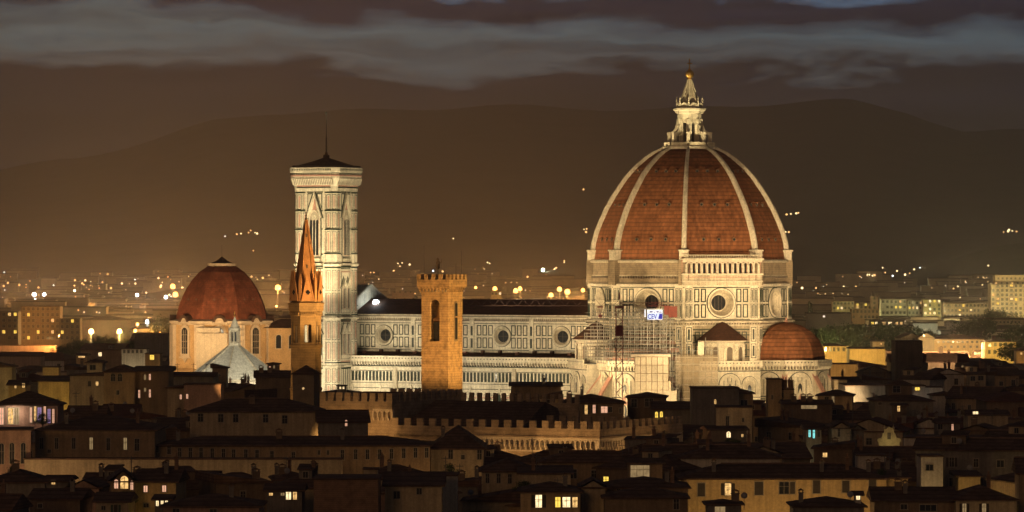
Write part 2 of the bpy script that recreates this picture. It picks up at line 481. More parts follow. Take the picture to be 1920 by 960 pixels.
# lantern
lan = MB()
lan.lathe([(8.0, 88.6), (8.3, 89.0), (8.3, 89.6), (7.6, 89.7), (7.6, 90.0)], marble, 8, rot=pi / 8)
for k in range(8):
    lan.M = Matrix.Rotation(R(45 * k), 4, 'Z') @ Matrix.Translation((7.2, 0, 0))
    lan.box(-.1, .1, -2.6, 2.6, 90.0, 90.9, marble2)
lan.M = Matrix.Identity(4)
lano = lan.build('lantern', cath)
mb = MB()
mb.lathe([(2.5, 90.0), (2.5, 99.0)], glassd, 8, rot=pi / 8)
mb.lathe([(3.6, 98.0), (3.6, 99.6), (4.3, 99.8), (4.3, 100.3), (4.9, 100.7), (4.9, 101.2), (3.9, 101.3), (3.9, 101.8)], marble, 8, rot=pi / 8)
mb.build('entablature', lano)
for k in range(8):
    mb = MB(); mb.M = Matrix.Rotation(R(22.5 + 45 * k), 4, 'Z')
    mb.box(2.6, 3.7, -.62, .62, 90.0, 98.0, marble)            # pier
    mb.box(3.7, 3.95, -.30, .30, 90.0, 98.0, marble)
    # flying volute: stepped scroll between pier and outer post
    mb.M = mb.M @ Matrix.Rotation(R(90), 4, 'Z')
    mb.M = Matrix.Rotation(R(22.5 + 45 * k), 4, 'Z')
    pts = [(3.7, 96.6), (4.3, 96.0), (4.6, 95.0), (5.2, 94.3), (6.0, 94.0), (6.2, 93.4), (5.4, 93.0), (4.6, 93.2), (3.7, 94.4)]
    vs = [(x, -.4, z) for x, z in pts] + [(x, .4, z) for x, z in pts]; n = len(pts)
    mb.add(vs, [tuple(range(n)), tuple(range(2 * n - 1, n - 1, -1))] + [(i, n + i, n + (i + 1) % n, (i + 1) % n) for i in range(n)], marble)
    mb.box(5.7, 6.7, -.45, .45, 90.0, 93.6, marble); mb.box(5.5, 6.9, -.6, .6, 93.6, 94.0, marble)
    mb.build('lantern_buttress', lano)
for k in range(8):
    mb = MB(); mb.M = facing(45 * k, 3.33)
    mb.ring(0, 96.4, .50, .85, -.25, .3, marble, 0, pi, 8)
    mb.box(-.85, -.5, -.25, .3, 90.3, 96.4, marble); mb.box(.5, .85, -.25, .3, 90.3, 96.4, marble)
    mb.box(-1.2, 1.2, -.1, .3, 97.0, 98.0, marble2)
    mb.build('lantern_window', lano)
mb = MB()
for k in range(8):                                              # crown of niches and finials round the spire
    mb.M = facing(45 * k, 3.5)
    mb.ring(0, 101.8, .55, 1.15, -.3, .1, marble, 0, pi, 8)
    mb.box(-.55, .55, -.05, .1, 101.8, 102.2, marble2)
    mb.M = Matrix.Rotation(R(22.5 + 45 * k), 4, 'Z') @ Matrix.Translation((3.85, 0, 0))
    mb.lathe([(.30, 101.8), (.30, 103.0), (.12, 103.1), (.34, 103.5), (.12, 103.9), (.24, 104.2), (.02, 104.8)], marble, 8)
mb.build('crown', lano)
mb = MB(); mb.lathe([(3.3, 101.8), (2.7, 103.4), (1.5, 107.0), (.55, 110.0)], marble2, 8, rot=pi / 8)
for k in range(8):
    a = R(22.5 + 45 * k)
    mb.tube((3.35 * cos(a), 3.35 * sin(a), 101.8), (.55 * cos(a), .55 * sin(a), 110.0), .14, marble)
mb.build('spire', lano)
mb = MB(); mb.lathe([(.5, 110.0), (.75, 110.2), (.5, 110.4)] , gild, 12)
mb.lathe([(1.3 * cos(R(t)) + .02, 111.6 + 1.3 * sin(R(t))) for t in range(-90, 91, 15)], gild, 20)
mb.build('ball', lano)
mb = MB(); mb.lathe([(.3, 112.8), (.5, 113.1), (.15, 113.3)], gild, 8); mb.box(-.13, .13, -.13, .13, 113.2, 116.3, gild); mb.box(-.8, .8, -.12, .12, 114.7, 115.0, gild)
mb.build('cross', lano)

# drum: unfaced band above, marble panels with round windows below
mb = MB(); mb.loft([octo(29.9, 47.6), octo(29.9, 54.6)], rough_stone)
mb.loft([octo(30.5, 54.6), octo(30.7, 55.0), octo(30.3, 55.5)], marble2)
for k in range(8):                                              # row of stone corbel teeth
    mb.M = facing(45 * k, 29.9 * C8)
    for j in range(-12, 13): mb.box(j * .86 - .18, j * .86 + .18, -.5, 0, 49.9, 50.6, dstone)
    mb.box(-11, 11, -.25, 0, 50.6, 50.85, marble2)
mb.build('unfaced_drum_band', cath)
AP = 30.6 * C8; HWD = 30.6 * sin(pi / 8)
for k in range(8):
    mb = MB(); mb.M = facing(45 * k, AP)
    mb.hole_wall(-HWD, HWD, 37.6, 47.6, 0, 42.7, 3.9, marble)
    for sx in (-1, 1):
        for (a, b_) in ((4.75, 6.35), (6.85, 8.45)):
            x0, x1 = (a, b_) if sx > 0 else (-b_, -a)
            mb.frame(x0, x1, 38.3, 42.3, .34, green); mb.frame(x0, x1, 42.9, 46.9, .34, green)
        # corner pilaster panels
        x0, x1 = (9.0, 11.5) if sx > 0 else (-11.5, -9.0)
        mb.box(x0, x1, -.35, 0, 37.6, 47.6, marble)
        for (z0, z1) in ((38.2, 42.4), (42.9, 47.0)):
            for q in (0.18, 1.38):
                mb.frame(x0 + q, x0 + q + .95, z0, z1, .14, green, .08, -.35); mb.box(x0 + q + .32, x0 + q + .63, -.40, -.35, z0 + .4, z1 - .4, green)
    mb.box(-HWD, HWD, -.12, 0, 47.15, 47.4, green); mb.box(-HWD, HWD, -.12, 0, 37.75, 37.95, green)
    w_ = mb.build('drum_wall', cath)
    mb = MB(); mb.M = facing(45 * k, AP)
    mb.ring(0, 42.7, 3.9, 4.35, -.45, 0, marble); mb.ring(0, 42.7, 4.35, 4.6, -.15, 0, green)
    mb.cone_in(0, 42.7, 3.9, 2.3, -.4, 2.6, marble2); mb.ring(0, 42.7, 2.3, 2.65, 2.2, 2.5, marble, n=24); mb.disc(0, 42.7, 2.35, 2.55, glassd)
    for q in (-1, 0, 1): mb.box(q * 1.1 - .06, q * 1.1 + .06, 2.45, 2.5, 40.5, 44.9, dstone)
    mb.build('round_window', cath)
mb = MB()
mb.loft([octo(30.9, 47.6), octo(31.2, 47.9), octo(31.2, 48.3), octo(30.2, 48.6)], marble)
mb.build('drum_cornice', cath)
mb = MB()
mb.loft([octo(30.7, 35.9), octo(31.0, 36.4), octo(31.9, 36.9), octo(31.9, 37.3), octo(31.1, 37.6)], marble2)
for k in range(8):
    mb.M = facing(45 * k, 31.0 * C8)
    for j in range(-14, 15): mb.box(j * .82 - .14, j * .82 + .14, -.55, 0, 36.3, 36.85, dstone)
mb.build('drum_cornice', cath)
# the one finished stretch of gallery, on the south-east side
mb = MB(); AG = 30.9 * C8; HG = 30.9 * sin(pi / 8) + .6
mb.M = facing(-45, AG)
mb.box(-HG, HG, -.8, .5, 47.9, 49.0, marble2); mb.box(-HG - .3, HG + .3, -1.1, .5, 49.0, 49.3, marble)
mb.box(-HG, HG, -.7, .5, 49.3, 51.0, marble2)
for j in range(-13, 14): mb.ring(j * .85, 50.1, .18, .36, -.8, -.7, pink, 0, pi, 6)
mb.box(-HG - .3, HG + .3, -1.5, .5, 51.0, 51.4, marble)
mb.box(-HG, HG, -.1, .5, 51.4, 56.2, pink)
for j in range(-7, 8):
    x = j * 1.62
    if abs(x) > HG - .3: continue
    mb.box(x - .30, x + .30, -1.2, -.6, 51.4, 54.2, marble)
for j in range(-7, 7):
    x = (j + .5) * 1.62
    mb.ring(x, 54.0, .52, .82, -1.2, -.6, marble, 0, pi, 8); mb.arch(x, 51.4, 1.0, 3.1, -.14, -.1, glassd, False)
mb.box(-HG, HG, -1.2, -.6, 54.75, 55.4, marble); mb.box(-HG - .4, HG + .4, -1.7, .5, 55.4, 55.9, marble)
mb.box(-HG - .2, HG + .2, -1.5, -1.3, 56.75, 56.95, marble)
for j in range(-22, 23): mb.box(j * .54 - .09, j * .54 + .09, -1.48, -1.32, 55.9, 56.75, marble2)
mb.build('gallery', cath)

# body under the drum
mb = MB()
mb.loft([octo(30.3, 0), octo(30.3, 36.2)], shade_marble)
for k in range(8):
    mb.M = facing(45 * k, 30.3 * C8)
    for z in (26.6, 28.6, 30.8, 33.0, 34.6): mb.box(-11.4, 11.4, -.12, 0, z, z + .34, green)
    for sx in (-1, 1):
        x0, x1 = (9.0, 11.3) if sx > 0 else (-11.3, -9.0)
        mb.box(x0, x1, -.45, 0, 20, 35.9, marble)
        for z in (26.3, 31.2):
            mb.frame(x0 + .3, x1 - .3, z, z + 4.3, .2, green, .08, -.45)
            mb.box(x0 + .85, x1 - .85, -.5, -.45, z + .6, z + 3.7, green)
        for q in (4.4, 6.6):
            xx = q if sx > 0 else -q - 1.6
            mb.frame(xx, xx + 1.6, 31.2, 34.2, .32, green); mb.frame(xx, xx + 1.6, 27.1, 30.4, .32, green)
mb.build('crossing_wall', cath)

def ballatoio(mb, L, z, y=0):
    """corbelled parapet walk along a wall face of half length L, centred on x=0"""
    mb.box(-L, L, -.2, 0, z - 3.2, z - 2.9, green)
    n = int(2 * L / .95)
    for i in range(n):
        x = -L + (i + .5) * 2 * L / n
        mb.box(x - .17, x + .17, -1.0, 0, z - 2.6, z - 1.5, marble); mb.box(x - .12, x + .12, -.55, 0, z - 2.95, z - 2.6, marble)
        mb.ring(x + L / n, z - 1.95, .25, .42, -1.0, -.7, marble, 0, pi, 5)
    mb.box(-L, L, -.15, 0, z - 2.6, z - 1.6, dstone)  # dark strip behind the corbels, their shade put into the colour
    mb.box(-L - .35, L + .35, -1.15, 0, z - 1.5, z - 1.2, marble)
    mb.box(-L - .3, L + .3, -1.05, -.85, z - 1.2, z - .2, marble)
    mb.box(-L - .35, L + .35, -1.15, -.75, z - .2, z, marble)
    for i in range(int(2 * L / 1.1)):
        x = -L + (i + .5) * 1.1
        mb.box(x - .17, x + .17, -1.09, -1.05, z - .86, z - .52, green)

def blind_arch(mb, x, z, r, big=True):
    zc = z
    mb.ring(x, zc, r * .80, r, -.35, 0, marble, 0, pi, 14); mb.ring(x, zc, r, r * 1.07, -.12, 0, green, 0, pi, 14)
    mb.box(x - r, x - r * .8, -.35, 0, zc - 3.2, zc, marble); mb.box(x + r * .8, x + r, -.35, 0, zc - 3.2, zc, marble)
    if big:
        for q in (-.55, -.18, .18, .55): mb.box(x + q * r - .09, x + q * r + .09, -.1, 0, zc - 3.0, zc + r * (.72 - abs(q) * .6), green)
        mb.arch(x, zc - 3.0, r * .62, 3.6 + r * .2, -.16, -.1, marble2); mb.arch(x, zc - 2.9, r * .36, 3.2, -.2, -.16, glassd)
    else:
        mb.arch(x, zc - 3.0, r * 1.1, 3.0 + r * .45, -.12, 0, marble2, False); mb.arch(x, zc - 2.9, r * .5, 2.8, -.16, -.12, glassd)

# lower walls: three polygonal tribunes and the sacristies between them
TC = {'e': (32, 0), 's': (0, -32), 'n': (0, 32)}
TF = {'e': (-90, -45, 0, 45, 90), 's': (180, -135, -90, -45, 0), 'n': (0, 45, 90, 135, 180)}
for key, c in TC.items():
    mb = MB(); mb.prism(octo(12.6, c=c), 0, 24.3, marble)
    mb.prism(octo(12.4, c=c), 24.3, 24.7, lead)
    for ang in TF[key]:
        ap = 12.6 * C8; L = 12.6 * sin(pi / 8)
        mb.M = facing(ang, ap, c)
        for z in (2, 4.2, 6.4, 8.6, 10.8, 13.0, 14.0, 14.8): mb.box(-L, L, -.1, 0, z, z + .32, green)
        mb.box(-L, L, -.3, 0, 15.2, 15.6, marble)
        for z in (3.0, 7.4, 9.6): mb.box(-L, L, -.06, 0, z, z + .8, pink)
        mb.arch(0, 4.5, 3.0, 9.6, -.35, 0, marble, True); mb.arch(0, 4.7, 1.5, 8.2, -.42, -.35, glassd, True)
        mb.box(-.08, .08, -.5, -.42, 4.7, 12.4, marble)
        mb.xzpoly([(-2.1, 12.3), (2.1, 12.3), (0, 17.4)], -.3, 0, marble); mb.xzpoly([(-1.2, 12.8), (1.2, 12.8), (0, 15.9)], -.36, -.3, pink)
        blind_arch(mb, 0, 18.6, 3.5, True)
        for sx in (-1, 1): mb.box(sx * (L - .25) - .25, sx * (L - .25) + .25, -.3, 0, 0, 22.4, marble2)
        ballatoio(mb, L, 25.7)
    mb.build('tribune_wall', cath)
    for kk in range(4):                                          # sloping buttresses at the corners
        a = TF[key][0] + 22.5 + 45 * kk
        mb = MB(); mb.M = Matrix.Translation((c[0], c[1], 0)) @ Matrix.Rotation(R(a), 4, 'Z')
        x0, x1 = 12.3, 18.6
        pts = [(x0, 0), (x1, 0), (x1, 12.6), (x0, 21.0)]
        for w0, mt in ((.55, marble2),):
            vs = [(x, -w0, z) for x, z in pts] + [(x, w0, z) for x, z in pts]
            mb.add(vs, [(0, 1, 2, 3), (7, 6, 5, 4), (0, 4, 5, 1), (1, 5, 6, 2), (2, 6, 7, 3)], mt)
        mb.add([(x0, -.8, 21.0), (x1 + .2, -.8, 12.4), (x1 + .2, .8, 12.4), (x0, .8, 21.0), (x0, -.8, 21.7), (x1 + .2, -.8, 13.1), (x1 + .2, .8, 13.1), (x0, .8, 21.7)],
               [(0, 3, 2, 1), (4, 5, 6, 7), (0, 1, 5, 4), (1, 2, 6, 5), (2, 3, 7, 6)], pink)
        for z in (3, 6, 9): mb.box(x0, x1 + .05, -.62, .62, z, z + .3, green)
        mb.build('buttress', cath)
    # half dome
    mb = MB()
    if key != 's':
        prof = [(11.7, 24.7), (11.6, 27.0), (11.0, 29.4), (9.6, 31.9), (7.4, 34.1), (4.6, 35.8), (1.5, 36.7), (.05, 36.9)]
    else:
        prof = [(11.7, 24.7), (11.6, 27.0), (10.9, 29.4), (9.2, 31.6), (6.5, 33.4), (.05, 34.6)]
    
    if key != 's': mb.loft([octo(r, z, c=c) for r, z in prof], dome_tile)
    else:
        for i_ in range(len(prof) - 1):
            (ra, za), (rb, zb_) = prof[i_], prof[i_ + 1]
            for q_ in (0, .5): mb.loft([octo(ra + (rb - ra) * q_, za + (zb_ - za) * q_, c=c), octo(ra + (rb - ra) * (q_ + .5), za + (zb_ - za) * (q_ + .5), c=c)], pink if q_ else dstone, (False, True))
    o = mb.build('tribune_dome', cath)
    if key != 's':
        mb = MB(); mb.lathe([(.5, 36.8), (.6, 37.2), (.2, 37.4), (.45, 37.9), (.05, 38.3)], pink, 8, c=c); mb.build('finial', o)
# sacristies below the small exedrae
for ang in (-45, -135, 45, 135):
    mb = MB(); mb.M = facing(ang, 35.8); L = 9.6
    mb.box(-L, L, 0, 12, 0, 24.3, marble); mb.box(-L + .1, L - .1, .1, 11, 24.3, 24.7, lead)
    for z in (2, 4.2, 6.4, 8.6, 10.8, 13.0, 14.0, 14.8): mb.box(-L, L, -.1, 0, z, z + .22, green)
    mb.box(-L, L, -.3, 0, 15.2, 15.6, marble)
    blind_arch(mb, -6.2, 18.7, 2.3, False); blind_arch(mb, 0, 18.6, 3.3, True); blind_arch(mb, 6.2, 18.7, 2.3, False)
    ballatoio(mb, L, 25.7)
    mb.build('sacristy_wall', cath)
    cx, cy = 29.2 * cos(R(ang)), 29.2 * sin(R(ang))
    mb = MB(); mb.lathe([(6.4, 24.7), (6.4, 31.0), (6.8, 31.1), (7.3, 31.4), (7.3, 31.7), (6.6, 31.8)], marble, 20, c=(cx, cy))
    for j in range(-3, 4):
        mb.M = facing(ang + j * 36, 6.4, (cx, cy))
        mb.arch(0, 25.2, 2.2, 4.9, -.12, -.02, marble2, False); mb.ring(0, 28.9, 1.0, 1.3, -.35, 0, marble, 0, pi, 8)
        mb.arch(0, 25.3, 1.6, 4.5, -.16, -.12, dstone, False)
        mb.M = facing(ang + j * 36 + 18, 6.4, (cx, cy))
        for sx in (-.38, .38): mb.lathe([(.24, 25.0), (.24, 30.2)], marble, 8, c=(sx, -.2))
        mb.box(-.8, .8, -.5, 0, 30.2, 30.6, marble)
    mb.M = Matrix.Identity(4)
    e_ = mb.build('exedra', cath)
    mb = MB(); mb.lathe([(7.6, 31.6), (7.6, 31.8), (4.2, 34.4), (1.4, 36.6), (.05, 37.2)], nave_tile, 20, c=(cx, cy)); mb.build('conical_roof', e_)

# nave: clerestory, aisle, roofs, facade.  w = distance west of the dome
W0, W1 = 27.5, 111.0
BAYS = [38.3, 58.9, 79.7, 100.5]
mb = MB()
for side in (-1, 1):
    ang = -90 if side < 0 else 90
    mb.M = facing(ang, 10.2); sg = 1 if side < 0 else -1         # wall x runs east for the south side
    edges = [W0, 48.6, 69.3, 90.1, W1]
    for i in range(4):
        a, b_ = edges[i], edges[i + 1]; xa, xb = (-b_ * sg, -a * sg) if sg > 0 else (a, b_)
        mb.hole_wall(xa, xb, 24, 38.6, -BAYS[i] * sg, 32.0, 2.9, marble)
        xc = -BAYS[i] * sg
        for q in (-8.0, -6.0, -4.0, 4.0, 6.0, 8.0):
            mb.frame(xc + q - .78, xc + q + .78, 28.3, 31.6, .30, green, .08); mb.frame(xc + q - .78, xc + q + .78, 32.2, 35.4, .30, green, .08)
    for e in edges[1:]:
        mb.box(-e * sg - .75, -e * sg + .75, -.4, 0, 24, 38.2, marble)
        for z in (28.4, 32.2): mb.box(-e * sg - .35, -e * sg + .35, -.46, -.4, z, z + 2.9, green)
    lo, hi = (-W1, -W0) if sg > 0 else (W0, W1)
    mb.box(lo, hi, -.1, 0, 27.6, 27.85, green); mb.box(lo, hi, -.1, 0, 35.8, 36.0, green)
    mb.box(lo, hi, -.25, 0, 36.3, 36.6, marble)
    for j in range(int((hi - lo) / .7)): mb.box(lo + j * .7, lo + j * .7 + .32, -.5, 0, 36.9, 37.5, marble2)
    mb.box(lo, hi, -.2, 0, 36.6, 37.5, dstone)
    mb.box(lo, hi, -.8, 0, 37.5, 37.9, marble); mb.box(lo, hi, -1.1, 0, 38.2, 38.6, marble2); mb.box(lo, hi, -.5, 0, 37.9, 38.2, dstone)  # dark courses hold the shade under the cornice as colour
mb.build('clerestory_wall', cath)
for side in (-1, 1):
    for wv in BAYS:
        ang = -90 if side < 0 else 90; sg = 1 if side < 0 else -1
        mb = MB(); mb.M = facing(ang, 10.2); x = -wv * sg
        mb.ring(x, 32.0, 2.55, 3.15, -.45, 0, marble2); mb.ring(x, 32.0, 3.15, 3.32, -.12, 0, green)
        mb.cone_in(x, 32.0, 2.55, 1.8, -.42, .9, marble2); mb.disc(x, 32.0, 1.85, .85, glassd)
        mb.box(x - .05, x + .05, .75, .82, 30.2, 33.8, dstone); mb.box(x - 1.8, x + 1.8, .75, .82, 31.95, 32.05, dstone)
        mb.build('round_window', cath)
mb = MB()
mb.add([(-W1, -11.4, 38.6), (-W0, -11.4, 38.6), (-W0, 0, 43.3), (-W1, 0, 43.3), (-W1, 11.4, 38.6), (-W0, 11.4, 38.6), (-W1, 0, 38.6), (-W0, 0, 38.6)],
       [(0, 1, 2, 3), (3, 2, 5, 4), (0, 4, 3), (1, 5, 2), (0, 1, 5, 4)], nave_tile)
for j in range(28): mb.box(-W1 + 3 * j, -W1 + 3 * j + .14, -.2, .2, 43.2, 43.5, nave_tile)
mb.build('nave_roof', cath)
# aisle
mb = MB()
for side in (-1, 1):
    ang = -90 if side < 0 else 90; sg = 1 if side < 0 else -1
    mb.M = facing(ang, 21.0) @ Matrix.Translation((-(W0 + W1) / 2 * sg, 0, 0)); L = (W1 - W0) / 2
    mb.box(-L, L, 0, 10.0, 0, 22.6, marble)
    mb.box(-L, L, -.1, 0, 15.9, 16.1, green); mb.box(-L, L, -.35, 0, 14.9, 15.5, marble); mb.box(-L, L, -.5, 0, 21.6, 22.3, marble)
    n = int(2 * L / 1.22)
    for i in range(n):
        x = -L + (i + .5) * 2 * L / n; mb.box(x - .38, x + .38, -.1, 0, 18.2, 21.1, green); mb.box(x - .2, x + .2, -.14, -.1, 18.5, 20.8, glassd if i % 7 == 3 else green)
    for z in (17.5, 21.2): mb.box(-L, L, -.12, 0, z, z + .18, green)
    for z in (3.2, 5.4, 7.6, 11.2, 13.0, 14.2): mb.box(-L, L, -.08, 0, z, z + .16, green)
    for z in (13.3, 8.3): mb.box(-L, L, -.06, 0, z, z + .5, pink)
    for i in range(int(2 * L / 1.5)):
        x = -L + .7 + i * 1.5; mb.frame(x, x + 1.1, 8.2, 12.6, .14, green, .08)
    for e in (48.6, 69.3, 90.1):
        x = (-(e) + (W0 + W1) / 2) * sg
        mb.box(x - .6, x + .6, -.9, 0, 0, 22.3, marble2)
    for wv in BAYS[1:]:
        for dx in (-5, 5):
            x = (-(wv + dx) + (W0 + W1) / 2) * sg
            mb.arch(x, 3, 2.2, 9.0, -.3, 0, marble); mb.arch(x, 3.2, 1.3, 8.0, -.36, -.3, glassd)
            mb.xzpoly([(x - 1.9, 11.2), (x + 1.9, 11.2), (x, 17.0)], -.34, 0, marble); mb.xzpoly([(x - 1.0, 11.7), (x + 1.0, 11.7), (x, 15.2)], -.4, -.34, green)
    ballatoio(mb, L, 25.9)
mb.build('aisle_wall', cath)
mb = MB()
for sg in (-1, 1):
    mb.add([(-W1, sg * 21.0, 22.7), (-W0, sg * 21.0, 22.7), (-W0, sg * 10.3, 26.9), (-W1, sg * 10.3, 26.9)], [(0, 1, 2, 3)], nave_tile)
    for i in range(14):
        x = -W1 + 4 + i * 6
        mb.box(x - .5, x + .5, sg * 11.4 - .5, sg * 11.4 + .5, 26.0, 27.6 if i % 3 else 27.2, pink if i % 3 == 0 else nave_tile)
mb.build('aisle_roof', cath)
mb = MB(); mb.M = Matrix.Translation((-W1 - 2.2, 0, 0)) @ Matrix.Rotation(R(90), 4, 'Z')
mb.xzpoly([(-21.6, 0), (21.6, 0), (21.6, 27.5), (10.8, 30), (10.8, 42.2), (0, 47.2), (-10.8, 42.2), (-10.8, 30), (-21.6, 27.5)], -2.2, 2.2, marble2)
for sg in (-1, 1):
    for i in range(15):
        x = sg * (.4 + i * .75); z = 47.3 - abs(x) * 5.0 / 10.8
        mb.box(x - .2, x + .2, -2.3, 2.3, z - .2, z + .65, marble)
mb.M = Matrix.Translation((-W1 - 2.2, 0, 0))
mb.box(-1.5, 2.6, -21.8, -18.4, 0, 29.5, marble); mb.box(-1.8, 2.9, -12.4, -10.0, 26, 44.5, marble)
for z in (29, 33, 37, 41): mb.box(-1.9, 3.0, -12.5, -9.9, z, z + .4, green)
mb.build('facade', cath)

# ------------------------------------------------------------------ bell tower
tow = thing('bell_tower', 'tall square bell tower of white marble with corner turrets and thin roof pole', 'bell tower', cw(-113, -24.5, 0), CA)
HA = 5.2; TR = 2.45; HB = HA + 1.7
mb = MB(); mb.box(-HB, HB, -HB, HB, 0, 78.0, marble)
mb.build('tower_core', tow)
LV = [0, 11.5, 22.6, 37.4, 53.9, 78.0]
def turret(cx, cy):
    mb = MB(); c = (cx, cy)
    mb.prism(octo(TR, c=c), 0, 78.0, marble)
    for z in (11.2, 22.6, 37.4, 53.9): mb.lathe([(TR + .05, z - .4), (TR + .55, z), (TR + .55, z + .35), (TR, z + .5)], marble, 8, c=c, rot=pi / 8)
    for z in (12.2, 23.6, 38.3, 52.9, 57.2, 64.6, 70.4, 76.0): mb.lathe([(TR + .05, z), (TR + .22, z + .06), (TR + .22, z + .38), (TR + .05, z + .4)], green, 8, c=c, rot=pi / 8)
    for k in range(8):
        mb.M = facing(45 * k, TR * C8, c)
        for z0, z1 in ((12.9, 17.2), (17.7, 22.0), (24.4, 30.2), (30.8, 36.5), (39.0, 45.3), (45.9, 52.3), (57.8, 64.2), (65.2, 70.0), (71.0, 75.6)):
            mb.frame(-.72, .72, z0, z1, .17, green, .05); mb.box(-.25, .25, -.06, 0, z0 + .5, z1 - .5, pink)
        mb.M = Matrix.Identity(4)
    mb.build('corner_turret', tow)
for sx in (-1, 1):
    for sy in (-1, 1): turret(sx * HA, sy * HA)
def gwin(mb, x, z0, w_, h, n, mull=True, gab=0):
    """gothic window: dark lights, mullions, tracery, moulded arch and gable"""
    mb.arch(x, z0 - .1, w_ + 1.5, h + 1.3, -.10, 0, green)
    if gab:
        gq = z0 + h - w_ * .55; mb.xzpoly([(x - w_ * .5 - 1.45, gq - .1), (x + w_ * .5 + 1.45, gq - .1), (x, gq + gab + .9)], -.07, 0, green)  # dark backing: inlay outline and the gable's shadow painted in one
        mb.xzpoly([(x - w_ * .5 - .6, gq), (x + w_ * .5 + .6, gq), (x, gq + gab - .8)], -.12, -.07, marble)
    mb.arch(x, z0, w_ + .9, h + .7, -.35, 0, marble); mb.arch(x, z0 + .1, w_ + .2, h + .1, -.40, -.35, pink)
    mb.arch(x, z0 + .2, w_, h - .1, -.46, -.40, marble2)
    lw = w_ / n; hh = h - w_ * .80
    for i in range(n):
        xx = x - w_ / 2 + lw * (i + .5)
        mb.arch(xx, z0 + .3, lw * .76, hh, -.5, -.46, glassd)
    for i in range(1, n): mb.box(x - w_ / 2 + lw * i - .07, x - w_ / 2 + lw * i + .07, -.62, -.46, z0 + .3, z0 + hh, marble)
    mb.ring(x, z0 + hh + w_ * .32, w_ * .12, w_ * .19, -.56, -.46, marble, n=10)
    if gab:
        gz = z0 + h - w_ * .55
        mb.xzpoly([(x - w_ * .5 - 1.0, gz), (x - w_ * .5 - .5, gz), (x, gz + gab - .9), (x + w_ * .5 + .5, gz), (x + w_ * .5 + 1.0, gz), (x, gz + gab)], -.75, 0, marble)
        mb.xzpoly([(x - w_ * .22, gz + w_ * .72), (x + w_ * .22, gz + w_ * .72), (x, gz + gab - 1.6)], -.2, -.1, pink)
for k in range(4):
    mb = MB(); mb.M = facing(90 * k, HB)
    X = HA - TR + .1
    for z in (11.2, 22.6, 37.4, 53.9): mb.box(-X, X, -.9, 0, z - .1, z + .45, marble); mb.box(-X, X, -.3, 0, z - .8, z - .3, green)
    for z in (9.4, 10.2, 23.6, 36.2, 52.6, 76.2, 38.3, 57.0, 64.8, 70.4): mb.box(-X, X, -.06, 0, z, z + .34, green)
    for z in (24.0, 36.5, 51.6): mb.box(-X, X, -.08, 0, z, z + .35, pink)
    for i in range(4):
        x = -2.6 + i * 1.32; mb.frame(x, x + 1.1, 1, 8.6, .12, green, .06); mb.frame(x, x + 1.1, 13.0, 22.0, .1, green, .06)
    for z0, z1 in ((24.8, 35.9), (39.0, 52.0)): mb.frame(-2.7, 2.7, z0, z1, .14, green, .08)
    for sx in (-1, 1):
        mb.xzpoly([(sx * 2.6, 70.6), (sx * 2.6, 76.0), (sx * .55, 76.0)], -.1, 0, green); mb.xzpoly([(sx * 2.35, 72.0), (sx * 2.35, 75.7), (sx * 1.0, 75.7)], -.14, -.1, marble)
    mb.box(-2.3, 2.3, -.3, 0, 54.5, 56.2, marble2); mb.frame(-2.2, 2.2, 54.6, 56.1, .15, green, .06, -.3)
    mb.build('storey_wall', tow)
    for x in (-1.3, 1.3):
        for z0 in (26.2, 40.3):
            mb = MB(); mb.M = facing(90 * k, HB); gwin(mb, x, z0, 1.15, 7.0, 2, gab=3.0); mb.build('window', tow)
    mb = MB(); mb.M = facing(90 * k, HB); gwin(mb, 0, 56.6, 3.3, 13.6, 3, gab=8.0); mb.build('window', tow)
mb = MB()
def sqt(h, t, z):   # square with cut corners
    return [(h, -h + t, z), (h, h - t, z), (h - t, h, z), (-h + t, h, z), (-h, h - t, z), (-h, -h + t, z), (-h + t, -h, z), (h - t, -h, z)]
O = HA + TR
mb.loft([sqt(O, 1.5, 76.6), sqt(O + .1, 1.5, 78.2), sqt(O + .3, 1.6, 78.6), sqt(O + 1.0, 1.9, 80.6), sqt(O + 1.0, 1.9, 82.2), sqt(O + 1.3, 2.0, 82.5), sqt(O + 1.3, 2.0, 83.9), sqt(O + .9, 1.9, 84.0)], marble)
for z, g_ in ((79.9, 0),):
    pass
for z in (82.15, 77.6):
    o_ = O + (1.05 if z > 80 else .12); mb.loft([sqt(o_, 1.9, z), sqt(o_ + .1, 1.9, z + .03), sqt(o_ + .1, 1.9, z + .3), sqt(o_, 1.9, z + .33)], green, (False, False))
for z in (81.2, 78.1): mb.loft([sqt(O + (1.04 if z > 80 else .14), 1.9, z), sqt(O + (1.12 if z > 80 else .22), 1.9, z + .05), sqt(O + (1.12 if z > 80 else .22), 1.9, z + .45), sqt(O + (1.04 if z > 80 else .14), 1.9, z + .5)], pink, (False, False))
for k in range(4):
    mb.M = facing(90 * k, O)
    for j in range(-11, 12):
        x = j * .62
        mb.add([(x - .14, -.2, 78.4), (x + .14, -.2, 78.4), (x + .14, -1.25, 80.5), (x - .14, -1.25, 80.5), (x - .14, 0, 80.5), (x + .14, 0, 80.5)], [(0, 1, 2, 3), (1, 5, 2), (0, 3, 4)], marble)
        mb.add([(x + .15, -.42, 78.6), (x + .45, -.40, 78.7), (x + .45, -1.08, 80.5), (x + .17, -1.08, 80.5)], [(0, 1, 2, 3)], dstone)  # gaps between the corbels coloured dark in place of shade
        mb.box(x - .14, x + .14, -1.36, -1.3, 83.0, 83.5, green)
        mb.box(x - .16, x + .16, -1.06, -1.0, 81.75, 82.1, green)
mb.build('parapet', tow)
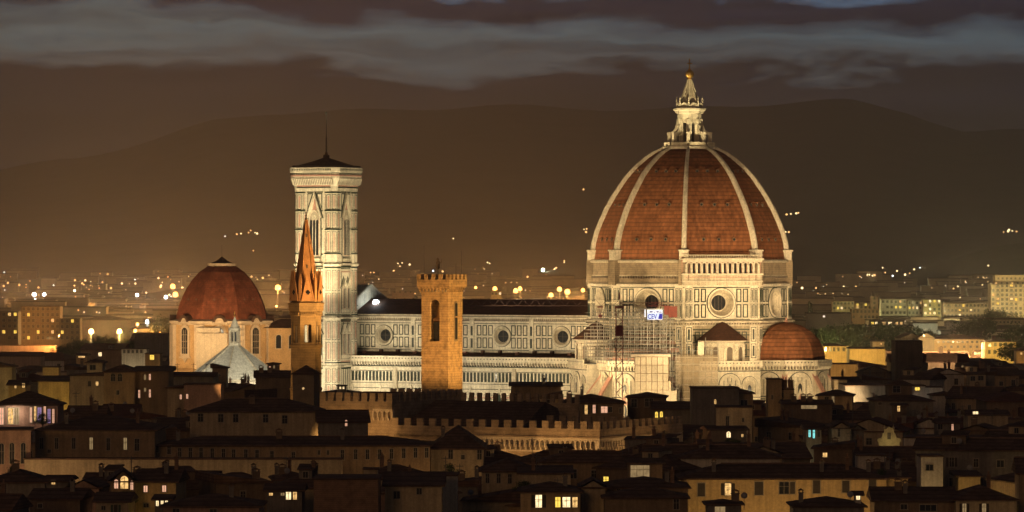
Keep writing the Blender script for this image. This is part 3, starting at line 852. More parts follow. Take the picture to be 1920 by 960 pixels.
mb = MB(); mb.loft([sqt(O + .8, 1.9, 83.95), sqt(O + .8, 1.9, 84.6)], dstone); mb.lathe([(9.6, 84.5), (4.2, 86.0), (1.1, 87.0)], roof_tile2, 4, rot=pi / 4)
mb.lathe([(1.0, 86.9), (1.0, 87.9), (.5, 88.1), (.4, 88.8)], roof_tile2, 8)
mb.build('roof', tow)
mb = MB(); mb.lathe([(.28, 88.0), (.24, 93), (.12, 94), (.10, 100.6), (.35, 100.8), (.35, 101.2), (.05, 101.4)], lead, 6); mb.build('pole', tow)
KEEP = []      # (x0, x1, y0, y1, distance) picture windows that nearer fill houses must leave open
FOOTP = []     # discs on the ground that are taken: (x, y, r)
KEEP += [(548, 668, 200, 742, 1325), (667, 1100, 540, 742, 1300), (1100, 1560, 100, 752, 1268), (316, 512, 480, 700, 1580), (376, 502, 580, 712, 1385)]
# ------------------------------------------------------------------ works on the south tribune: scaffold, shrouds, crane
galv = pm('galvanised_tube', (.34, .33, .30), .5, .2, 1, metal=.2)
plank = pm('scaffold_boards', (.26, .17, .10), .9, .3, .8)
sheet = pm('white_sheeting', (.50, .44, .34), .7, .14, .3, streak=.12)
dsteel = pm('unlit_jib_steel', (.09, .06, .055), .7, .2, .8)  # jib steel coloured dark as if no light reached it
redst = pm('red_painted_steel', (.16, .035, .03), .6, .25, .8)
sc = thing('scaffolding', 'tube scaffolding wrapped round the half built south apse below the dome', 'scaffolding', cw(0, -41, 0), CA)
random.seed(5)
nx = 13; xs = [-10.5 + 2.05 * i for i in range(nx)]
for row, (yy, zt) in enumerate(((-8.0, 39.6), (-6.6, 39.6), (-4.0, 40.2), (-1.5, 40.4), (0.5, 40.4))):
    mb = MB()
    z0 = 26 if row < 2 else 25
    for i, x in enumerate(xs):
        top = zt - (3.5 if i < 2 else 0) - (2.0 if i < 1 else 0)
        mb.tube((x, yy, z0), (x, yy, top), .11, galv)
    z = z0 + .9
    while z < zt:
        mb.tube((xs[0], yy, z), (xs[-1], yy, z), .10, galv); mb.tube((xs[0], yy, z + 1), (xs[-1], yy, z + 1), .06, galv)
        z += 2.0
    for i in range(0, nx - 1, 3): mb.tube((xs[i], yy, z0), (xs[i + 1], yy, z0 + 6), .05, galv)
    mb.build('tube_frame', sc)
mb = MB()
for z in (26.9, 28.9, 30.9, 32.9, 34.9):
    mb.box(-13.5, 14.5, -7.9, -6.8, z, z + .08, plank); mb.box(-13, 14.3, -1.3, .4, z, z + .08, plank)
mb.box(-11, 12, -6.4, -1.6, 29.8, 30.0, plank)
mb.build('walkway', sc)
mb = MB()
for x in [-14, -10, -6, 15.5, 17.5, 19.5]:
    for yy in (-8, -6.5):
        if x > 0: mb.tube((x, yy, 3), (x, yy, 40.5), .075, galv)
for z in range(4, 41, 2):
    mb.tube((15.5, -8, z), (19.5, -8, z), .06, galv); mb.tube((15.5, -6.5, z), (19.5, -6.5, z), .06, galv)
    mb.tube((15.5, -8, z), (17.5, -8, z + 2), .05, galv)
mb.build('stair_tower', sc)
# white sheeted hoist tower
h0 = P(1222, 700, 1249)
ht_ = thing('sheeted_hoist_tower', 'white sheeted scaffold tower with a flat lid beside the crane mast', 'scaffold tower', (h0.x, 1249, 0), R(-8))
mb = MB()
for i in range(6):
    for j in range(7):
        x = -4.9 + i * 1.64; z = 8 + j * 2.75
        if i == 5 and j in (3, 4): x1 = x + 1.0
        else: x1 = x + 1.62
        d = .06 * ((i * 7 + j * 3) % 3)
        mb.box(x, x1, -.05 - d, .05, z, z + 2.72, sheet)
mb.box(-4.85, 4.7, .06, 4.6, 8, 27.2, sheet)
mb.build('sheeting', ht_)
mb = MB(); mb.box(-6.0, 5.6, -.7, 5.2, 27.3, 28.0, sheet); mb.box(-6.1, 5.7, -.8, 5.3, 28.0, 28.3, lead); mb.build('lid', ht_)
mb = MB()
for i in range(7): mb.tube((-4.9 + i * 1.64, -.28, 4), (-4.9 + i * 1.64, -.28, 27.3), .07, plank)
for j in range(9): mb.tube((-4.9, -.3, 8 + j * 2.4), (4.9, -.3, 8 + j * 2.4), .05, plank)
mb.box(3.4, 7.4, -.4, 3.0, 6, 17.5, sheet); mb.box(4.6, 5.6, -.2, 3.0, 17.5, 20.2, sheet)
mb.build('frame', ht_)
# netted scaffold
nm = bpy.data.materials.new('debris_netting'); nm.use_nodes = True; t_ = nm.node_tree; g_ = NT(t_); bs_ = t_.nodes['Principled BSDF']
bs_.inputs['Base Color'].default_value = (.33, .26, .17, 1); bs_.inputs['Roughness'].default_value = .9; bs_.inputs['Alpha'].default_value = .34
n0 = P(1306, 700, 1252)
ns = thing('netted_scaffold', 'scaffold hung with pale see-through netting in front of the sacristy', 'scaffold', (n0.x, 1252, 0), R(-6))
mb = MB(); mb.box(-6.2, 6.2, -.02, .02, 6, 27.6, nm); mb.box(-6.22, -6.18, 0, 4, 6, 27.6, nm); mb.build('netting', ns)
mb = MB()
for i in range(8):
    x = -6.2 + i * 1.77
    mb.tube((x, .15, 4), (x, .15, 29.6 + (i % 3) * 1.6), .1, galv); mb.tube((x, 1.4, 4), (x, 1.4, 29.0), .06, galv)
for j in range(13):
    z = 5 + j * 2.0; mb.tube((-6.3, -.1, z), (6.3, -.1, z), .08, galv); mb.box(-6.2, 6.2, .3, 1.3, z + .9, z + .97, plank)
mb.box(.4, 2.2, -.3, .1, 27.7, 31.6, sheet)
mb.build('tube_frame', ns)
# crane
CX, CY = P(1161, 600, 1236).x, 1236
cr = thing('tower_crane', 'dark red tower crane with long lattice jib in front of the dome', 'crane', (CX, CY, 0), 0)
def lattice(mb, a, b, w_, h_, n, r, mat, tri=False, up=Vector((0, 0, 1))):
    a = Vector(a); b = Vector(b); d = (b - a).normalized(); s_ = d.cross(up).normalized() * w_ / 2; u = up * h_
    if tri: chords = [(-s_, 0), (s_, 0), (Vector((0, 0, 0)), 1)]
    else: chords = [(-s_, 0), (s_, 0), (-s_, 1), (s_, 1)]
    pts = [[a + (b - a) * (i / n) + c_[0] + u * c_[1] for i in range(n + 1)] for c_ in chords]
    for c_ in pts: mb.tube(c_[0], c_[-1], r, mat)
    m_ = len(chords)
    for i in range(n):
        for p_, q_ in ((0, 2), (1, m_ - 1), (0, 1)) + (((2, 3),) if m_ == 4 else ()):
            if i % 2: mb.tube(pts[p_][i], pts[q_][i + 1], r * .6, mat)
            else: mb.tube(pts[q_][i], pts[p_][i + 1], r * .6, mat)
mb = MB(); lattice(mb, (0, 0, 4), (0, 0, 41.5), 1.9, 1.9, 20, .11, redst, up=Vector((0, -1, 0))); mb.build('mast', cr)
mb = MB(); mb.box(-1.1, 1.1, -1.9 - .1, .1, 33.5, 36.6, redst); mb.build('climbing_frame', cr)
mb = MB(); mb.box(-1.3, 1.3, -2.1, .3, 41.5, 42.1, redst); mb.build('slewing_ring', cr)
jd = Vector((-1, .12, 0)).normalized()
mb = MB(); lattice(mb, Vector((0, -1, 42.2)), Vector((0, -1, 42.2)) + jd * 59, 1.3, 1.9, 34, .045, dsteel, tri=True); mb.build('jib', cr)
mb = MB(); lattice(mb, Vector((0, -1, 42.2)), Vector((0, -1, 42.2)) - jd * 14.5, 1.3, .9, 8, .08, redst, tri=True); mb.build('counter_jib', cr)
mb = MB()
for i in range(3): mb.box(12.9 + i * 1.25, 14.1 + i * 1.25, -1.9, -.4 + .2, 38.9 if i else 39.6, 42.1, pm('rusty_red_ballast', (.15, .04, .03), .8, .3, .9))
mb.build('counterweight', cr)
mb = MB(); mb.tube((0, -1, 44), (0, -1, 46.2), .2, redst); mb.tube((0, -1, 46.0), (9, -1, 42.8), .06, galv); mb.tube((0, -1, 46.0), tuple(Vector((0, -1, 44)) + jd * 30), .04, galv); mb.build('tie_bar', cr)
mb = MB(); hp = Vector((0, -1, 42)) + jd * 5.5
mb.box(hp.x - .8, hp.x + .8, hp.y - .5, hp.y + .5, 41.7, 42.1, redst); mb.tube((hp.x - .4, hp.y, 41.7), (hp.x, hp.y, 39.6), .05, redst); mb.tube((hp.x + .4, hp.y, 41.7), (hp.x, hp.y, 39.6), .05, redst)
mb.box(hp.x - .5, hp.x + .5, hp.y - .25, hp.y + .25, 39.0, 39.7, redst); mb.ring(hp.x, 38.7, .18, .32, hp.y - .1, hp.y + .1, redst, R(-180), R(70), 8); mb.build('hook_block', cr)
mb = MB(); mb.box(8.0, 12.4, -2.1, -1.9, 38.3, 40.1, lit('sign_face', (.80, .84, 1.0), 1.25, .04)); mb.box(7.7, 12.5, -2.08, -1.85, 38.1, 38.3, galv); mb.box(6.0, 12.5, -2.2, -1.8, 41.2, 41.45, galv); mb.box(7.3, 7.45, -2.1, -1.9, 39.0, 41.2, lit('tube_white', (.95, .95, 1.0), 3, .02))
for i, (a, b_) in enumerate(((.2, .5), (.6, 1.5), (1.8, 2.2), (2.5, 3.2), (3.3, 4.1))): mb.box(8.1 + a, 8.1 + b_, -2.12, -2.06, 40.3, 40.75 if i % 2 else 40.6, pm('sign_ink', (.10, .10, .35), .7, .1))
mb.box(8.0, 12.4, -2.05, -1.9, 40.15, 41.1, lit('sign_top', (1, .97, .9), 1.6, .03))
sgn = mb.build('sign', cr)
ink = lit('sign_blue', (.06, .05, .42), 1.0, .02)
cu = bpy.data.curves.new('sign_lettering', 'FONT'); cu.body = 'CEV'; cu.size = 2.0; cu.extrude = .02; cu.align_x = 'LEFT'; cu.offset = .035
cu.materials.append(ink)
_t = bpy.data.objects.new('t', cu); COL.objects.link(_t); bpy.context.view_layer.update()
_me = bpy.data.meshes.new_from_object(_t.evaluated_get(bpy.context.evaluated_depsgraph_get())); bpy.data.objects.remove(_t)
tx = link('sign_lettering', _me, sgn, (8.15, -2.14, 38.52)); tx.rotation_euler = (R(90), 0, 0); tx.scale = (.72, .95, 1)
mb = MB(); mb.xzpoly([(11.15, 38.45), (12.3, 38.45), (12.3, 39.95), (11.5, 39.95)], -2.15, -2.1, ink); mb.build('sign_emblem', sgn)
lampl((CX + 10, CY - 6, 39.5), 220, (.8, .88, 1), .5)

# ------------------------------------------------------------------ tower of the crenellated palace
brownst = pm('brown_rubble_stone', (.34, .235, .13), .9, .5, .9, bump=.5, stripes=(.55, .40))
def battlement(mb, x0, x1, z, y0, y1, wd, gap, h, mat):
    n = max(1, round((x1 - x0 + gap) / (wd + gap))); st = (x1 - x0 + gap) / n
    for i in range(n): mb.box(x0 + i * st, x0 + i * st + st - gap, y0, y1, z, z + h, mat)
tp = P(840, 738, 946)                        # nearest corner of the tower
tw = thing('stone_tower', 'tall plain battlemented stone tower with open belfry arches, lit orange', 'tower', (tp.x, 946, 0), CA)
# local: corner at origin, body spreads to -x (left face) and +y
SW, SD = 6.7, 6.6
mb = MB()
z0, zb, zt = 18, 37.4, 47.9
mb.box(-SW, 0, 0, SD, z0, zb, brownst)
for (x0, x1) in ((-SW, -4.55), (-2.15, 0)):
    mb.box(x0, x1, 0, SD, zb, zt, brownst)
mb.box(-4.55, -2.15, 0, .9, 46.9, zt, brownst); mb.box(-4.55, -2.15, SD - .9, SD, 46.9, zt, brownst)
mb.build('shaft', tw)
mb = MB()
for y0 in (-.03,): 
    # arched head of the opening
    pts = [(-4.55, 46.9), (-4.55, 45.4)] + [(-3.35 - 1.2 * cos(pi * i / 10), 45.4 + 1.2 * sin(pi * i / 10)) for i in range(11)] + [(-2.15, 46.9)]
    for i in range(10):
        a = pi * i / 10; b_ = pi * (i + 1) / 10
        mb.add([(-3.35 - 1.2 * cos(a), 0, 45.4 + 1.2 * sin(a)), (-3.35 - 1.2 * cos(b_), 0, 45.4 + 1.2 * sin(b_)), (-3.35 - 1.2 * cos(b_), 0, 46.95), (-3.35 - 1.2 * cos(a), 0, 46.95),
                (-3.35 - 1.2 * cos(a), .9, 45.4 + 1.2 * sin(a)), (-3.35 - 1.2 * cos(b_), .9, 45.4 + 1.2 * sin(b_))], [(0, 1, 2, 3), (0, 4, 5, 1)], brownst)
mb.build('arch_head', tw)
mb = MB(); mb.box(-4.55, -2.15, 1.6, 1.9, 37.4, 41.6, glassd); mb.box(-4.5, -2.2, 1.3, 1.6, 41.8, 42.5, pm('old_timber', (.12, .07, .04), .9))
mb.lathe([(.02, 45.3), (.35, 45.2), (.55, 44.4), (.65, 43.3), (.95, 42.5)], pm('bronze_bell', (.20, .12, .05), .5, .2, metal=.6), 14, c=(-3.35, 2.2))
mb.build('belfry', tw)
mb = MB(); mb.M = Matrix.Rotation(R(90), 4, 'Z')
for z_ in (38.3,):
    mb.arch(3.5, z_ - .9, 1.5, 8.9, -.12, 0, dstone, False); mb.arch(3.5, z_ - .5, 1.0, 8.0, -.16, -.12, glassd, False); mb.box(2.9, 4.1, -.3, -.1, 42.6, 42.9, brownst)
mb.build('east_window', tw)
for x_, z_ in ((1.2, 45.5), (5.4, 45.5), (1.2, 37.2), (5.4, 37.2), (1.3, 31.5), (5.3, 31.5), (1.3, 28.2), (5.3, 28.2)): 
    mb = MB(); mb.M = Matrix.Rotation(R(90), 4, 'Z'); mb.add([(x_, -.06, z_), (x_ + .12, -.06, z_ - .1), (x_ + .6, -.06, z_ + 1.1), (x_ + .45, -.06, z_ + 1.2)], [(0, 1, 2, 3)], dstone); mb.build('putlog_slot', tw)
mb = MB(); G = .75
mb.box(-SW - .1, .1, -.1, SD + .1, 47.9, 48.2, brownst)
for i in range(9):
    x = -SW - .2 + i * .86; mb.box(x - .2, x + .2, -.7, .1, 48.7, 49.4, brownst); mb.box(x - .16, x + .16, -.4, .1, 48.2, 48.7, brownst); mb.ring(x + .43, 48.8, .2, .42, -.7, -.1, brownst, 0, pi, 6)
for i in range(8):
    y = .1 + i * .88; mb.box(-.1, .7, y - .2, y + .2, 48.7, 49.4, brownst); mb.box(-.1, .4, y - .16, y + .16, 48.2, 48.7, brownst)
mb.box(-SW - G, G, -G, SD + G, 49.3, 49.9, brownst)
mb.build('corbel_table', tw)
mb = MB(); mb.box(-SW - G, G, -G, -G + .5, 49.9, 51.0, brownst); mb.box(-SW - G, G, SD + G - .5, SD + G, 49.9, 51.0, brownst); mb.box(G - .5, G, -G + .5, SD + G - .5, 49.9, 51.0, brownst); mb.box(-SW - G, -SW - G + .5, -G + .5, SD + G - .5, 49.9, 51.0, brownst)
battlement(mb, -SW - G, G, 51.0, -G, -G + .5, 1.1, .85, 1.15, brownst); battlement(mb, -SW - G, G, 51.0, SD + G - .5, SD + G, 1.1, .85, 1.15, brownst)
mb.M = Matrix.Rotation(R(90), 4, 'Z'); battlement(mb, -G, SD + G, 51.0, -G, -G + .5, 1.1, .85, 1.15, brownst); battlement(mb, -G, SD + G, 51.0, SW + G - .5, SW + G, 1.1, .85, 1.15, brownst)
mb.build('battlement', tw)
for x_, y_, h_ in ((-6.6, 1, 58.6), (-1.3, 6, 54.5), (.5, 5.2, 57.4)):
    mb = MB(); mb.tube((x_, y_, 49.9), (x_, y_, h_), .07, lead, 5, .03); mb.build('antenna', tw)
mb = MB(); vc = (-4.3, 3.2)
mb.tube((*vc, 49.9), (*vc, 53.2), .09, lead, 6)
mb.lathe([(.1, 53.2), (.45, 53.5), (.38, 54.1), (.5, 54.6), (.3, 55.0), (.12, 55.1)], dstone, 10, c=vc); mb.lathe([(.05, 55.0), (.28, 55.2), (.3, 55.5), (.05, 55.8)], dstone, 8, c=(vc[0] - .1, vc[1]))
mb.tube((vc[0] + .2, vc[1], 54.4), (vc[0] + .9, vc[1], 55.0), .09, dstone, 5); mb.tube((vc[0] + .75, vc[1], 53.4), (vc[0] + .95, vc[1], 55.6), .05, dstone, 4); mb.tube((vc[0] - .3, vc[1], 53.6), (vc[0] - .75, vc[1], 54.2), .08, dstone, 5, .03)
mb.build('weather_vane', tw)
KEEP += [(787, 872, 440, 738, 940)]; FOOTP.append((tp.x, 950, 8))

# ------------------------------------------------------------------ crenellated palace round the tower
pst = pm('palace_rubble', (.34, .25, .16), .9, .4, .5, bump=.25, stripes=(.7, .25))
C0 = Vector((16.75, 860, 0))
pal = thing('crenellated_palace', 'long medieval stone palace with rows of square battlements and lit arcaded corbels', 'palace', C0, CA)
ZT = 22.9
def corbels(mb, x0, x1, z0, z1, st, pr, mat):
    n = int((x1 - x0) / st)
    for i in range(n + 1):
        x = x0 + (x1 - x0) * i / n
        mb.box(x - .13, x + .13, -pr, 0, z0 + .55, z1 - .45, mat); mb.box(x - .13, x + .13, -pr * .55, 0, z0, z0 + .55, mat)
        if i < n: mb.ring(x + st / 2, z1 - .85, st * .32, st * .55, -pr, -pr + .3, mat, 0, pi, 6)
    mb.box(x0, x1, -pr, 0, z1 - .38, z1, mat)
mb = MB(); mb.box(-46.9, -.92, .9, 1.5, 0, 19.45, pst); mb.box(-.9, 0, .9, 38, 0, 19.45, pst)
mb.box(-46.9, 0, .85, .92, 16.6, 16.9, plaster_trim)
mb.build('outer_wall', pal)
mb = MB(); mb.M = Matrix.Translation((0, .9, 0)); mb.box(-30, 0, -.03, 0, 17.0, 19.1, dstone); corbels(mb, -30, 0, 17.0, 19.5, 1.15, .9, plaster_trim); mb.build('corbel_table', pal)  # dark sheet behind the corbel arches paints their shade
mb = MB(); mb.M = Matrix.Rotation(R(90), 4, 'Z') @ Matrix.Translation((0, 0, 0)); mb.box(.1, 38, -.03, 0, 17.0, 19.1, dstone); corbels(mb, 0, 38, 17.0, 19.5, 1.15, .9, plaster_trim); mb.build('corbel_table', pal)  # same painted shade behind the arches of the east face
mb = MB()
mb.box(-46.9, .9, -.15, .5, 19.5, 19.8, pst)
mb.box(-46.9, .9, 0, .5, 19.8, 21.4, pst); battlement(mb, -46.9, .9, 21.4, 0, .5, 1.5, 1.42, 1.5, pst)
mb.build('battlement', pal)
mb = MB(); mb.M = Matrix.Rotation(R(90), 4, 'Z')
mb.box(.51, 38, -1.05, -.4, 19.5, 19.8, pst); mb.box(.51, 38, -.9, -.4, 19.8, 21.4, pst); battlement(mb, 1.5, 38, 21.4, -.9, -.4, 1.5, 1.42, 1.5, pst)
mb.build('battlement', pal)
mb = MB(); mb.box(-25, -.95, 17, 17.5, 17, 21.8, pst); battlement(mb, -20, -1, 21.8, 17, 17.5, 1.5, 1.42, 1.5, pst); mb.box(-46, -1, .6, 17, 18.0, 18.3, lead); mb.build('inner_battlement', pal)
mb = MB()      # big dark roof of the west wing
mb.add([(-46.9, 1.6, 20.3), (-18.5, 1.6, 20.3), (-21.0, 18.5, 26.0), (-46.9, 18.5, 26.0), (-46.9, 1.6, 17), (-18.5, 1.6, 17), (-18.5, 24, 17), (-46.9, 24, 17), (-46.9, 24, 24.5), (-21, 24, 24.5)],
       [(0, 1, 2, 3), (0, 4, 5, 1), (1, 5, 6, 9, 2), (0, 3, 8, 7, 4), (3, 2, 9, 8)], roof_tile2)
mb.build('roof', pal)
mb = MB(); mb.box(-47, -19, 29.6, 30.1, 0, 25.4, pst); battlement(mb, -47, -19, 25.4, 29.6, 30.1, 1.0, .95, 1.9, pst); mb.build('rear_battlement', pal)
# west block with the lit flank: local offset found from its own corner
cA = P(735, 740, 885); lA = Matrix.Rotation(-CA, 4, 'Z') @ (Vector((cA.x, 885, 0)) - C0)
TA = Matrix.Translation((lA.x, lA.y, 0))
mb = MB(); mb.M = TA
mb.box(-17.3, 0, .8, 30, 0, 24.52, pst); mb.build('west_block_wall', pal)
mb = MB(); mb.M = TA @ Matrix.Translation((0, .8, 0)); corbels(mb, -4.6, 0, 22.2, 24.6, 1.1, .8, plaster_trim); mb.build('corbel_table', pal)
mb = MB(); mb.M = TA; mb.box(-17.3, 0, 0, 30, 24.5, 26.1, pst)
battlement(mb, -17.3, 0, 26.1, 0, .5, 1.35, .65, 1.75, pst); battlement(mb, -17.3, 0, 26.1, 29.5, 30, 1.35, .65, 1.75, pst)
mb.M = TA @ Matrix.Rotation(R(90), 4, 'Z'); battlement(mb, 1, 29.5, 26.1, -0, .5, 1.35, .9, 1.75, pst)
mb.build('west_block_battlement', pal)
mb = MB(); mb.M = TA; mb.add([(-16, 9, 26.12), (-1, 9, 26.12), (-1, 16, 27.6), (-16, 16, 27.6), (-16, 23, 26.12), (-1, 23, 26.12)], [(0, 1, 2, 3), (3, 2, 5, 4), (0, 3, 4), (1, 5, 2)], roof_tile3); mb.build('west_block_roof', pal)
KEEP += [(600, 735, 737, 765, 885), (693, 735, 765, 806, 880), (735, 960, 740, 790, 880), (900, 1272, 783, 812, 865), (985, 1115, 812, 836, 860)]
for t_ in range(0, 48, 8): FOOTP.append((16.75 - .882 * t_ + 7, 860 + .471 * t_ + 13, 14))
for t_ in range(0, 40, 8): FOOTP.append((16.75 + .471 * t_, 860 + .882 * t_, 6))
FOOTP.append((cA.x - 2, 900, 20))
# lights of the palace
for lx_, ly_, lp2 in ((-5, -4.5, 1000), (-13, -4.5, 1000), (-22, -4.5, 900), (5, 8, 900), (5, 18, 900), (5, 28, 700)):
    v_ = Matrix.Translation(C0) @ Matrix.Rotation(CA, 4, 'Z') @ Vector((lx_, ly_, 14.0)); lampl(tuple(v_), lp2, OR, .5)
for lx_ in (-13, -6, -1): v_ = Matrix.Translation(C0) @ Matrix.Rotation(CA, 4, 'Z') @ (Vector((lx_ + lA.x, lA.y - 5, 20.5))); lampl(tuple(v_), 700, OR, .5)
spot(tuple(P(985, 900, 838) - Vector((0, 0, 0)))[:2] + (9,), (C0.x - 9, 866, 19), 14000, 75, OR, .5)
spot((C0.x + 22, 858, 8), (C0.x + 9, 878, 19), 12000, 80, OR, .5)
spot((cA.x - 14, 862, 14), (cA.x - 4, 886, 25), 15000, 80, OR, .5)
spot((tp.x - 18, 912, 28), (tp.x - 4, 948, 42), 76000, 44, (1, .50, .15), .6)
spot((tp.x + 26, 922, 28), (tp.x + 1, 950, 40), 175000, 46, (1, .54, .15), .6)
spot((tp.x + 18, 912, 24), (tp.x - 18, 932, 26), 9000, 60, OR, .5)

# ------------------------------------------------------------------ abbey spire
bst = pm('abbey_sandstone', (.34, .23, .11), .85, .3, .6, stripes=(.6, .25))
bor = pm('abbey_brick_spire', (.50, .26, .11), .85, .22, .5, streak=.15)
sp0 = P(574, 600, 960)
ab = thing('abbey_spire', 'slender hexagonal stone belfry with orange brick spire in front of white tower', 'spire', (sp0.x, 960, 0), R(10))
def hexr(r, z, rot=0): return [(r * cos(R(60 * k + rot)), r * sin(R(60 * k + rot)), z) for k in range(6)]
mb = MB()
for k in range(6): pass
mb.loft([hexr(3.55, 10), hexr(3.55, 26.4)], bst)
for a, b_ in ((31.2, 35.9), (42.2, 44.6)): mb.loft([hexr(3.4, a), hexr(3.4, b_)], bst)
mb.lathe([(3.4, 35.6), (3.7, 35.9), (3.7, 36.3), (3.4, 36.5)], bst, 6); mb.lathe([(3.55, 26.2), (3.7, 26.4), (3.7, 26.7), (3.4, 26.9)], bst, 6)
def storey(mb, z0, z1, r, zs0, zs1):
    """six walls with paired arched openings one can see through"""
    for k in range(6):
        ap = r * cos(pi / 6); hw = r / 2
        mb.M = facing(60 * k + 30, ap)
        mb.box(-hw, -.85, 0, .55, z0, z1, bst); mb.box(.85, hw, 0, .55, z0, z1, bst)
        mb.box(-.85, .85, 0, .55, z0, zs0, bst); mb.box(-.85, .85, 0, .55, zs1, z1, bst)
        mb.box(-.09, .09, .15, .4, zs0, zs1, plaster_trim)
        for x in (-.47, .47): mb.ring(x, zs1 - .38, .34, .54, 0, .5, bst, 0, pi, 6)
        mb.box(-1.15, -.95, -.08, 0, zs0 - .6, zs1 + .6, dstone) if k % 2 else None
    mb.M = Matrix.Identity(4)
storey(mb, 36.4, 42.3, 3.4, 36.9, 41.0); storey(mb, 26.6, 31.3, 3.4, 28.6, 30.9)
mb.build('belfry', ab)
mb = MB()
for k in range(6):
    mb.M = facing(60 * k + 30, 3.4 * cos(pi / 6))
    for j in range(-3, 4): mb.box(j * .48 - .12, j * .48 + .12, -.42, 0, 42.9, 43.7, bst); mb.ring(j * .48 + .24, 43.0, .10, .24, -.4, -.15, bst, 0, pi, 5) if j < 3 else None
mb.M = Matrix.Identity(4)
mb.lathe([(3.5, 43.6), (3.95, 44.1), (3.95, 45.3), (4.1, 45.4), (4.1, 45.75), (3.3, 45.9), (3.3, 46.6)], bst, 6)
mb.build('cornice', ab)
mb = MB(); mb.lathe([(3.15, 46.5), (.22, 64.2)], bor, 6)
for k in range(6):
    a = R(60 * k); mb.tube((3.2 * cos(a), 3.2 * sin(a), 46.5), (.24 * cos(a), .24 * sin(a), 64.3), .13, plaster_trim if 0 else bor)
for k, z in ((1, 56.0), (4, 53.5), (5, 58.8), (4, 60.4), (5, 52.2)):
    mb.M = facing(60 * k + 30, (3.15 - (z - 46.5) * .1655) * .866); mb.box(-.15, .15, -.1, .3, z, z + .7, dstone)
mb.M = Matrix.Identity(4)
mb.build('spire', ab)
for k in range(6):
    mb = MB(); mb.M = facing(60 * k + 30, 3.1)
    mb.xzpoly([(-1.35, 46.2), (1.35, 46.2), (0, 52.8)], -.28, .1, bor); mb.xzpoly([(-1.5, 46.2), (-1.25, 46.2), (0, 52.3), (1.25, 46.2), (1.5, 46.2), (0, 53.3)], -.4, -.28, plaster_trim if 0 else bor)
    for x_, z_ in ((0, 48.4), (.28, 48.1), (-.28, 48.1), (0, 47.8)): mb.disc(x_, z_, .24, -.42, glassd, 8)
    mb.build('gable', ab)
    mb = MB(); mb.M = Matrix.Rotation(R(60 * k), 4, 'Z') @ Matrix.Translation((3.3, 0, 0)); mb.box(-.3, .3, -.3, .3, 46.2, 50.6, bor); mb.lathe([(.45, 50.6), (.02, 52.6)], bor, 4, rot=pi / 4); mb.build('pinnacle', ab)
mb = MB(); mb.lathe([(.15, 64.1), (.34, 64.5), (.1, 64.9), (.3, 65.2), (.06, 65.5)], dstone, 8); mb.tube((0, 0, 65.3), (0, 0, 66.3), .06, dstone); mb.tube((-.35, 0, 65.9), (.35, 0, 65.9), .05, dstone)
mb.build('weather_vane', ab)
KEEP += [(543, 604, 400, 742, 950)]; FOOTP.append((sp0.x, 960, 6))
spot((sp0.x + 26, 935, 34), (sp0.x, 960, 52), 110000, 42, OR, .5)
spot((sp0.x - 20, 930, 26), (sp0.x, 960, 36), 15000, 60, OR, .5)
# dark tower house before it
dt = P(574, 700, 905)
dk = thing('dark_bell_turret', 'unlit square stone turret with pointed roof in front of the abbey belfry', 'turret', (dt.x, 905, 0), R(-12))
mb = MB(); mb.box(-2.3, 2.3, -2.3, 2.3, 0, 31.4, dstone); mb.build('wall', dk)
mb = MB(); mb.add([(-2.9, -2.9, 31.2), (2.9, -2.9, 31.2), (2.9, 2.9, 31.2), (-2.9, 2.9, 31.2), (0, 0, 33.2)], [(0, 1, 4), (1, 2, 4), (2, 3, 4), (3, 0, 4), (3, 2, 1, 0)], roof_tile2); mb.build('roof', dk)
mb = MB(); mb.ring(0, 28.3, .3, .5, -2.45, -2.3, dstone, n=10); mb.disc(0, 28.3, .26, -2.34, lit('warm_spot', (1, .62, .25), .9), 10); mb.build('round_window', dk)
KEEP += [(548, 600, 686, 760, 900)]; FOOTP.append((dt.x, 905, 5))

# ------------------------------------------------------------------ baroque chapel dome, far left
sst = pm('chapel_ochre_plaster', (.50, .34, .17), .85, .2, .3)
q0 = P(416, 600, 1600)
ch = thing('chapel_dome', 'wide plain red tiled octagonal dome on a pale baroque drum, left of towers', 'domed chapel', (q0.x, 1600, 0), R(-90 + 23.6 - 0))
# local -x... corners: with rotation so that a corner points 23.6 deg right of the eye
def rotc(k): return 45 * k
mb = MB(); MP = [(18.0, 33.4), (17.7, 35.5), (16.9, 38.5), (15.6, 41.8), (13.9, 45.0), (11.8, 48.0), (9.0, 51.0), (5.6, 53.2)]
mb.loft([octo(r, z, 0) for r, z in MP], chapel_tile); mb.build('dome_shell', ch)
for k in range(8):
    mb = MB(); mb.M = facing(22.5 + 45 * k, 15.0 * C8 + .6)
    for x in (-2.2, 2.2): mb.ring(x, 40.8, .25, .45, -.4, 1.5, dstone, n=8); mb.disc(x, 40.8, .3, -.2, glassd, 8)
    mb.build('roof_oculus', ch)
mb = MB(); mb.lathe([(5.2, 52.8), (5.2, 53.6)], plaster_trim, 16); mb.lathe([(5.4, 53.6), (5.4, 54.2), (5.2, 54.3)], plaster_trim, 16); mb.lathe([(4.4, 54.2), (2.2, 55.2), (.6, 56.4), (.1, 56.8)], roof_tile2, 12); mb.tube((0, 0, 56.6), (0, 0, 61.0), .06, lead); mb.build('cap', ch)
mb = MB(); mb.prism(octo(19.4, rot=0), 0, 31.8, sst); mb.loft([octo(19.5, 31.6, 0), octo(20.6, 32.4, 0), octo(20.6, 33.0, 0), octo(18.2, 33.6, 0)], plaster_trim)
mb.loft([octo(22.2, 0, 0), octo(22.2, 13.6, 0), octo(22.6, 14.0, 0), octo(22.6, 14.6, 0), octo(19.6, 15.6, 0)], sst)
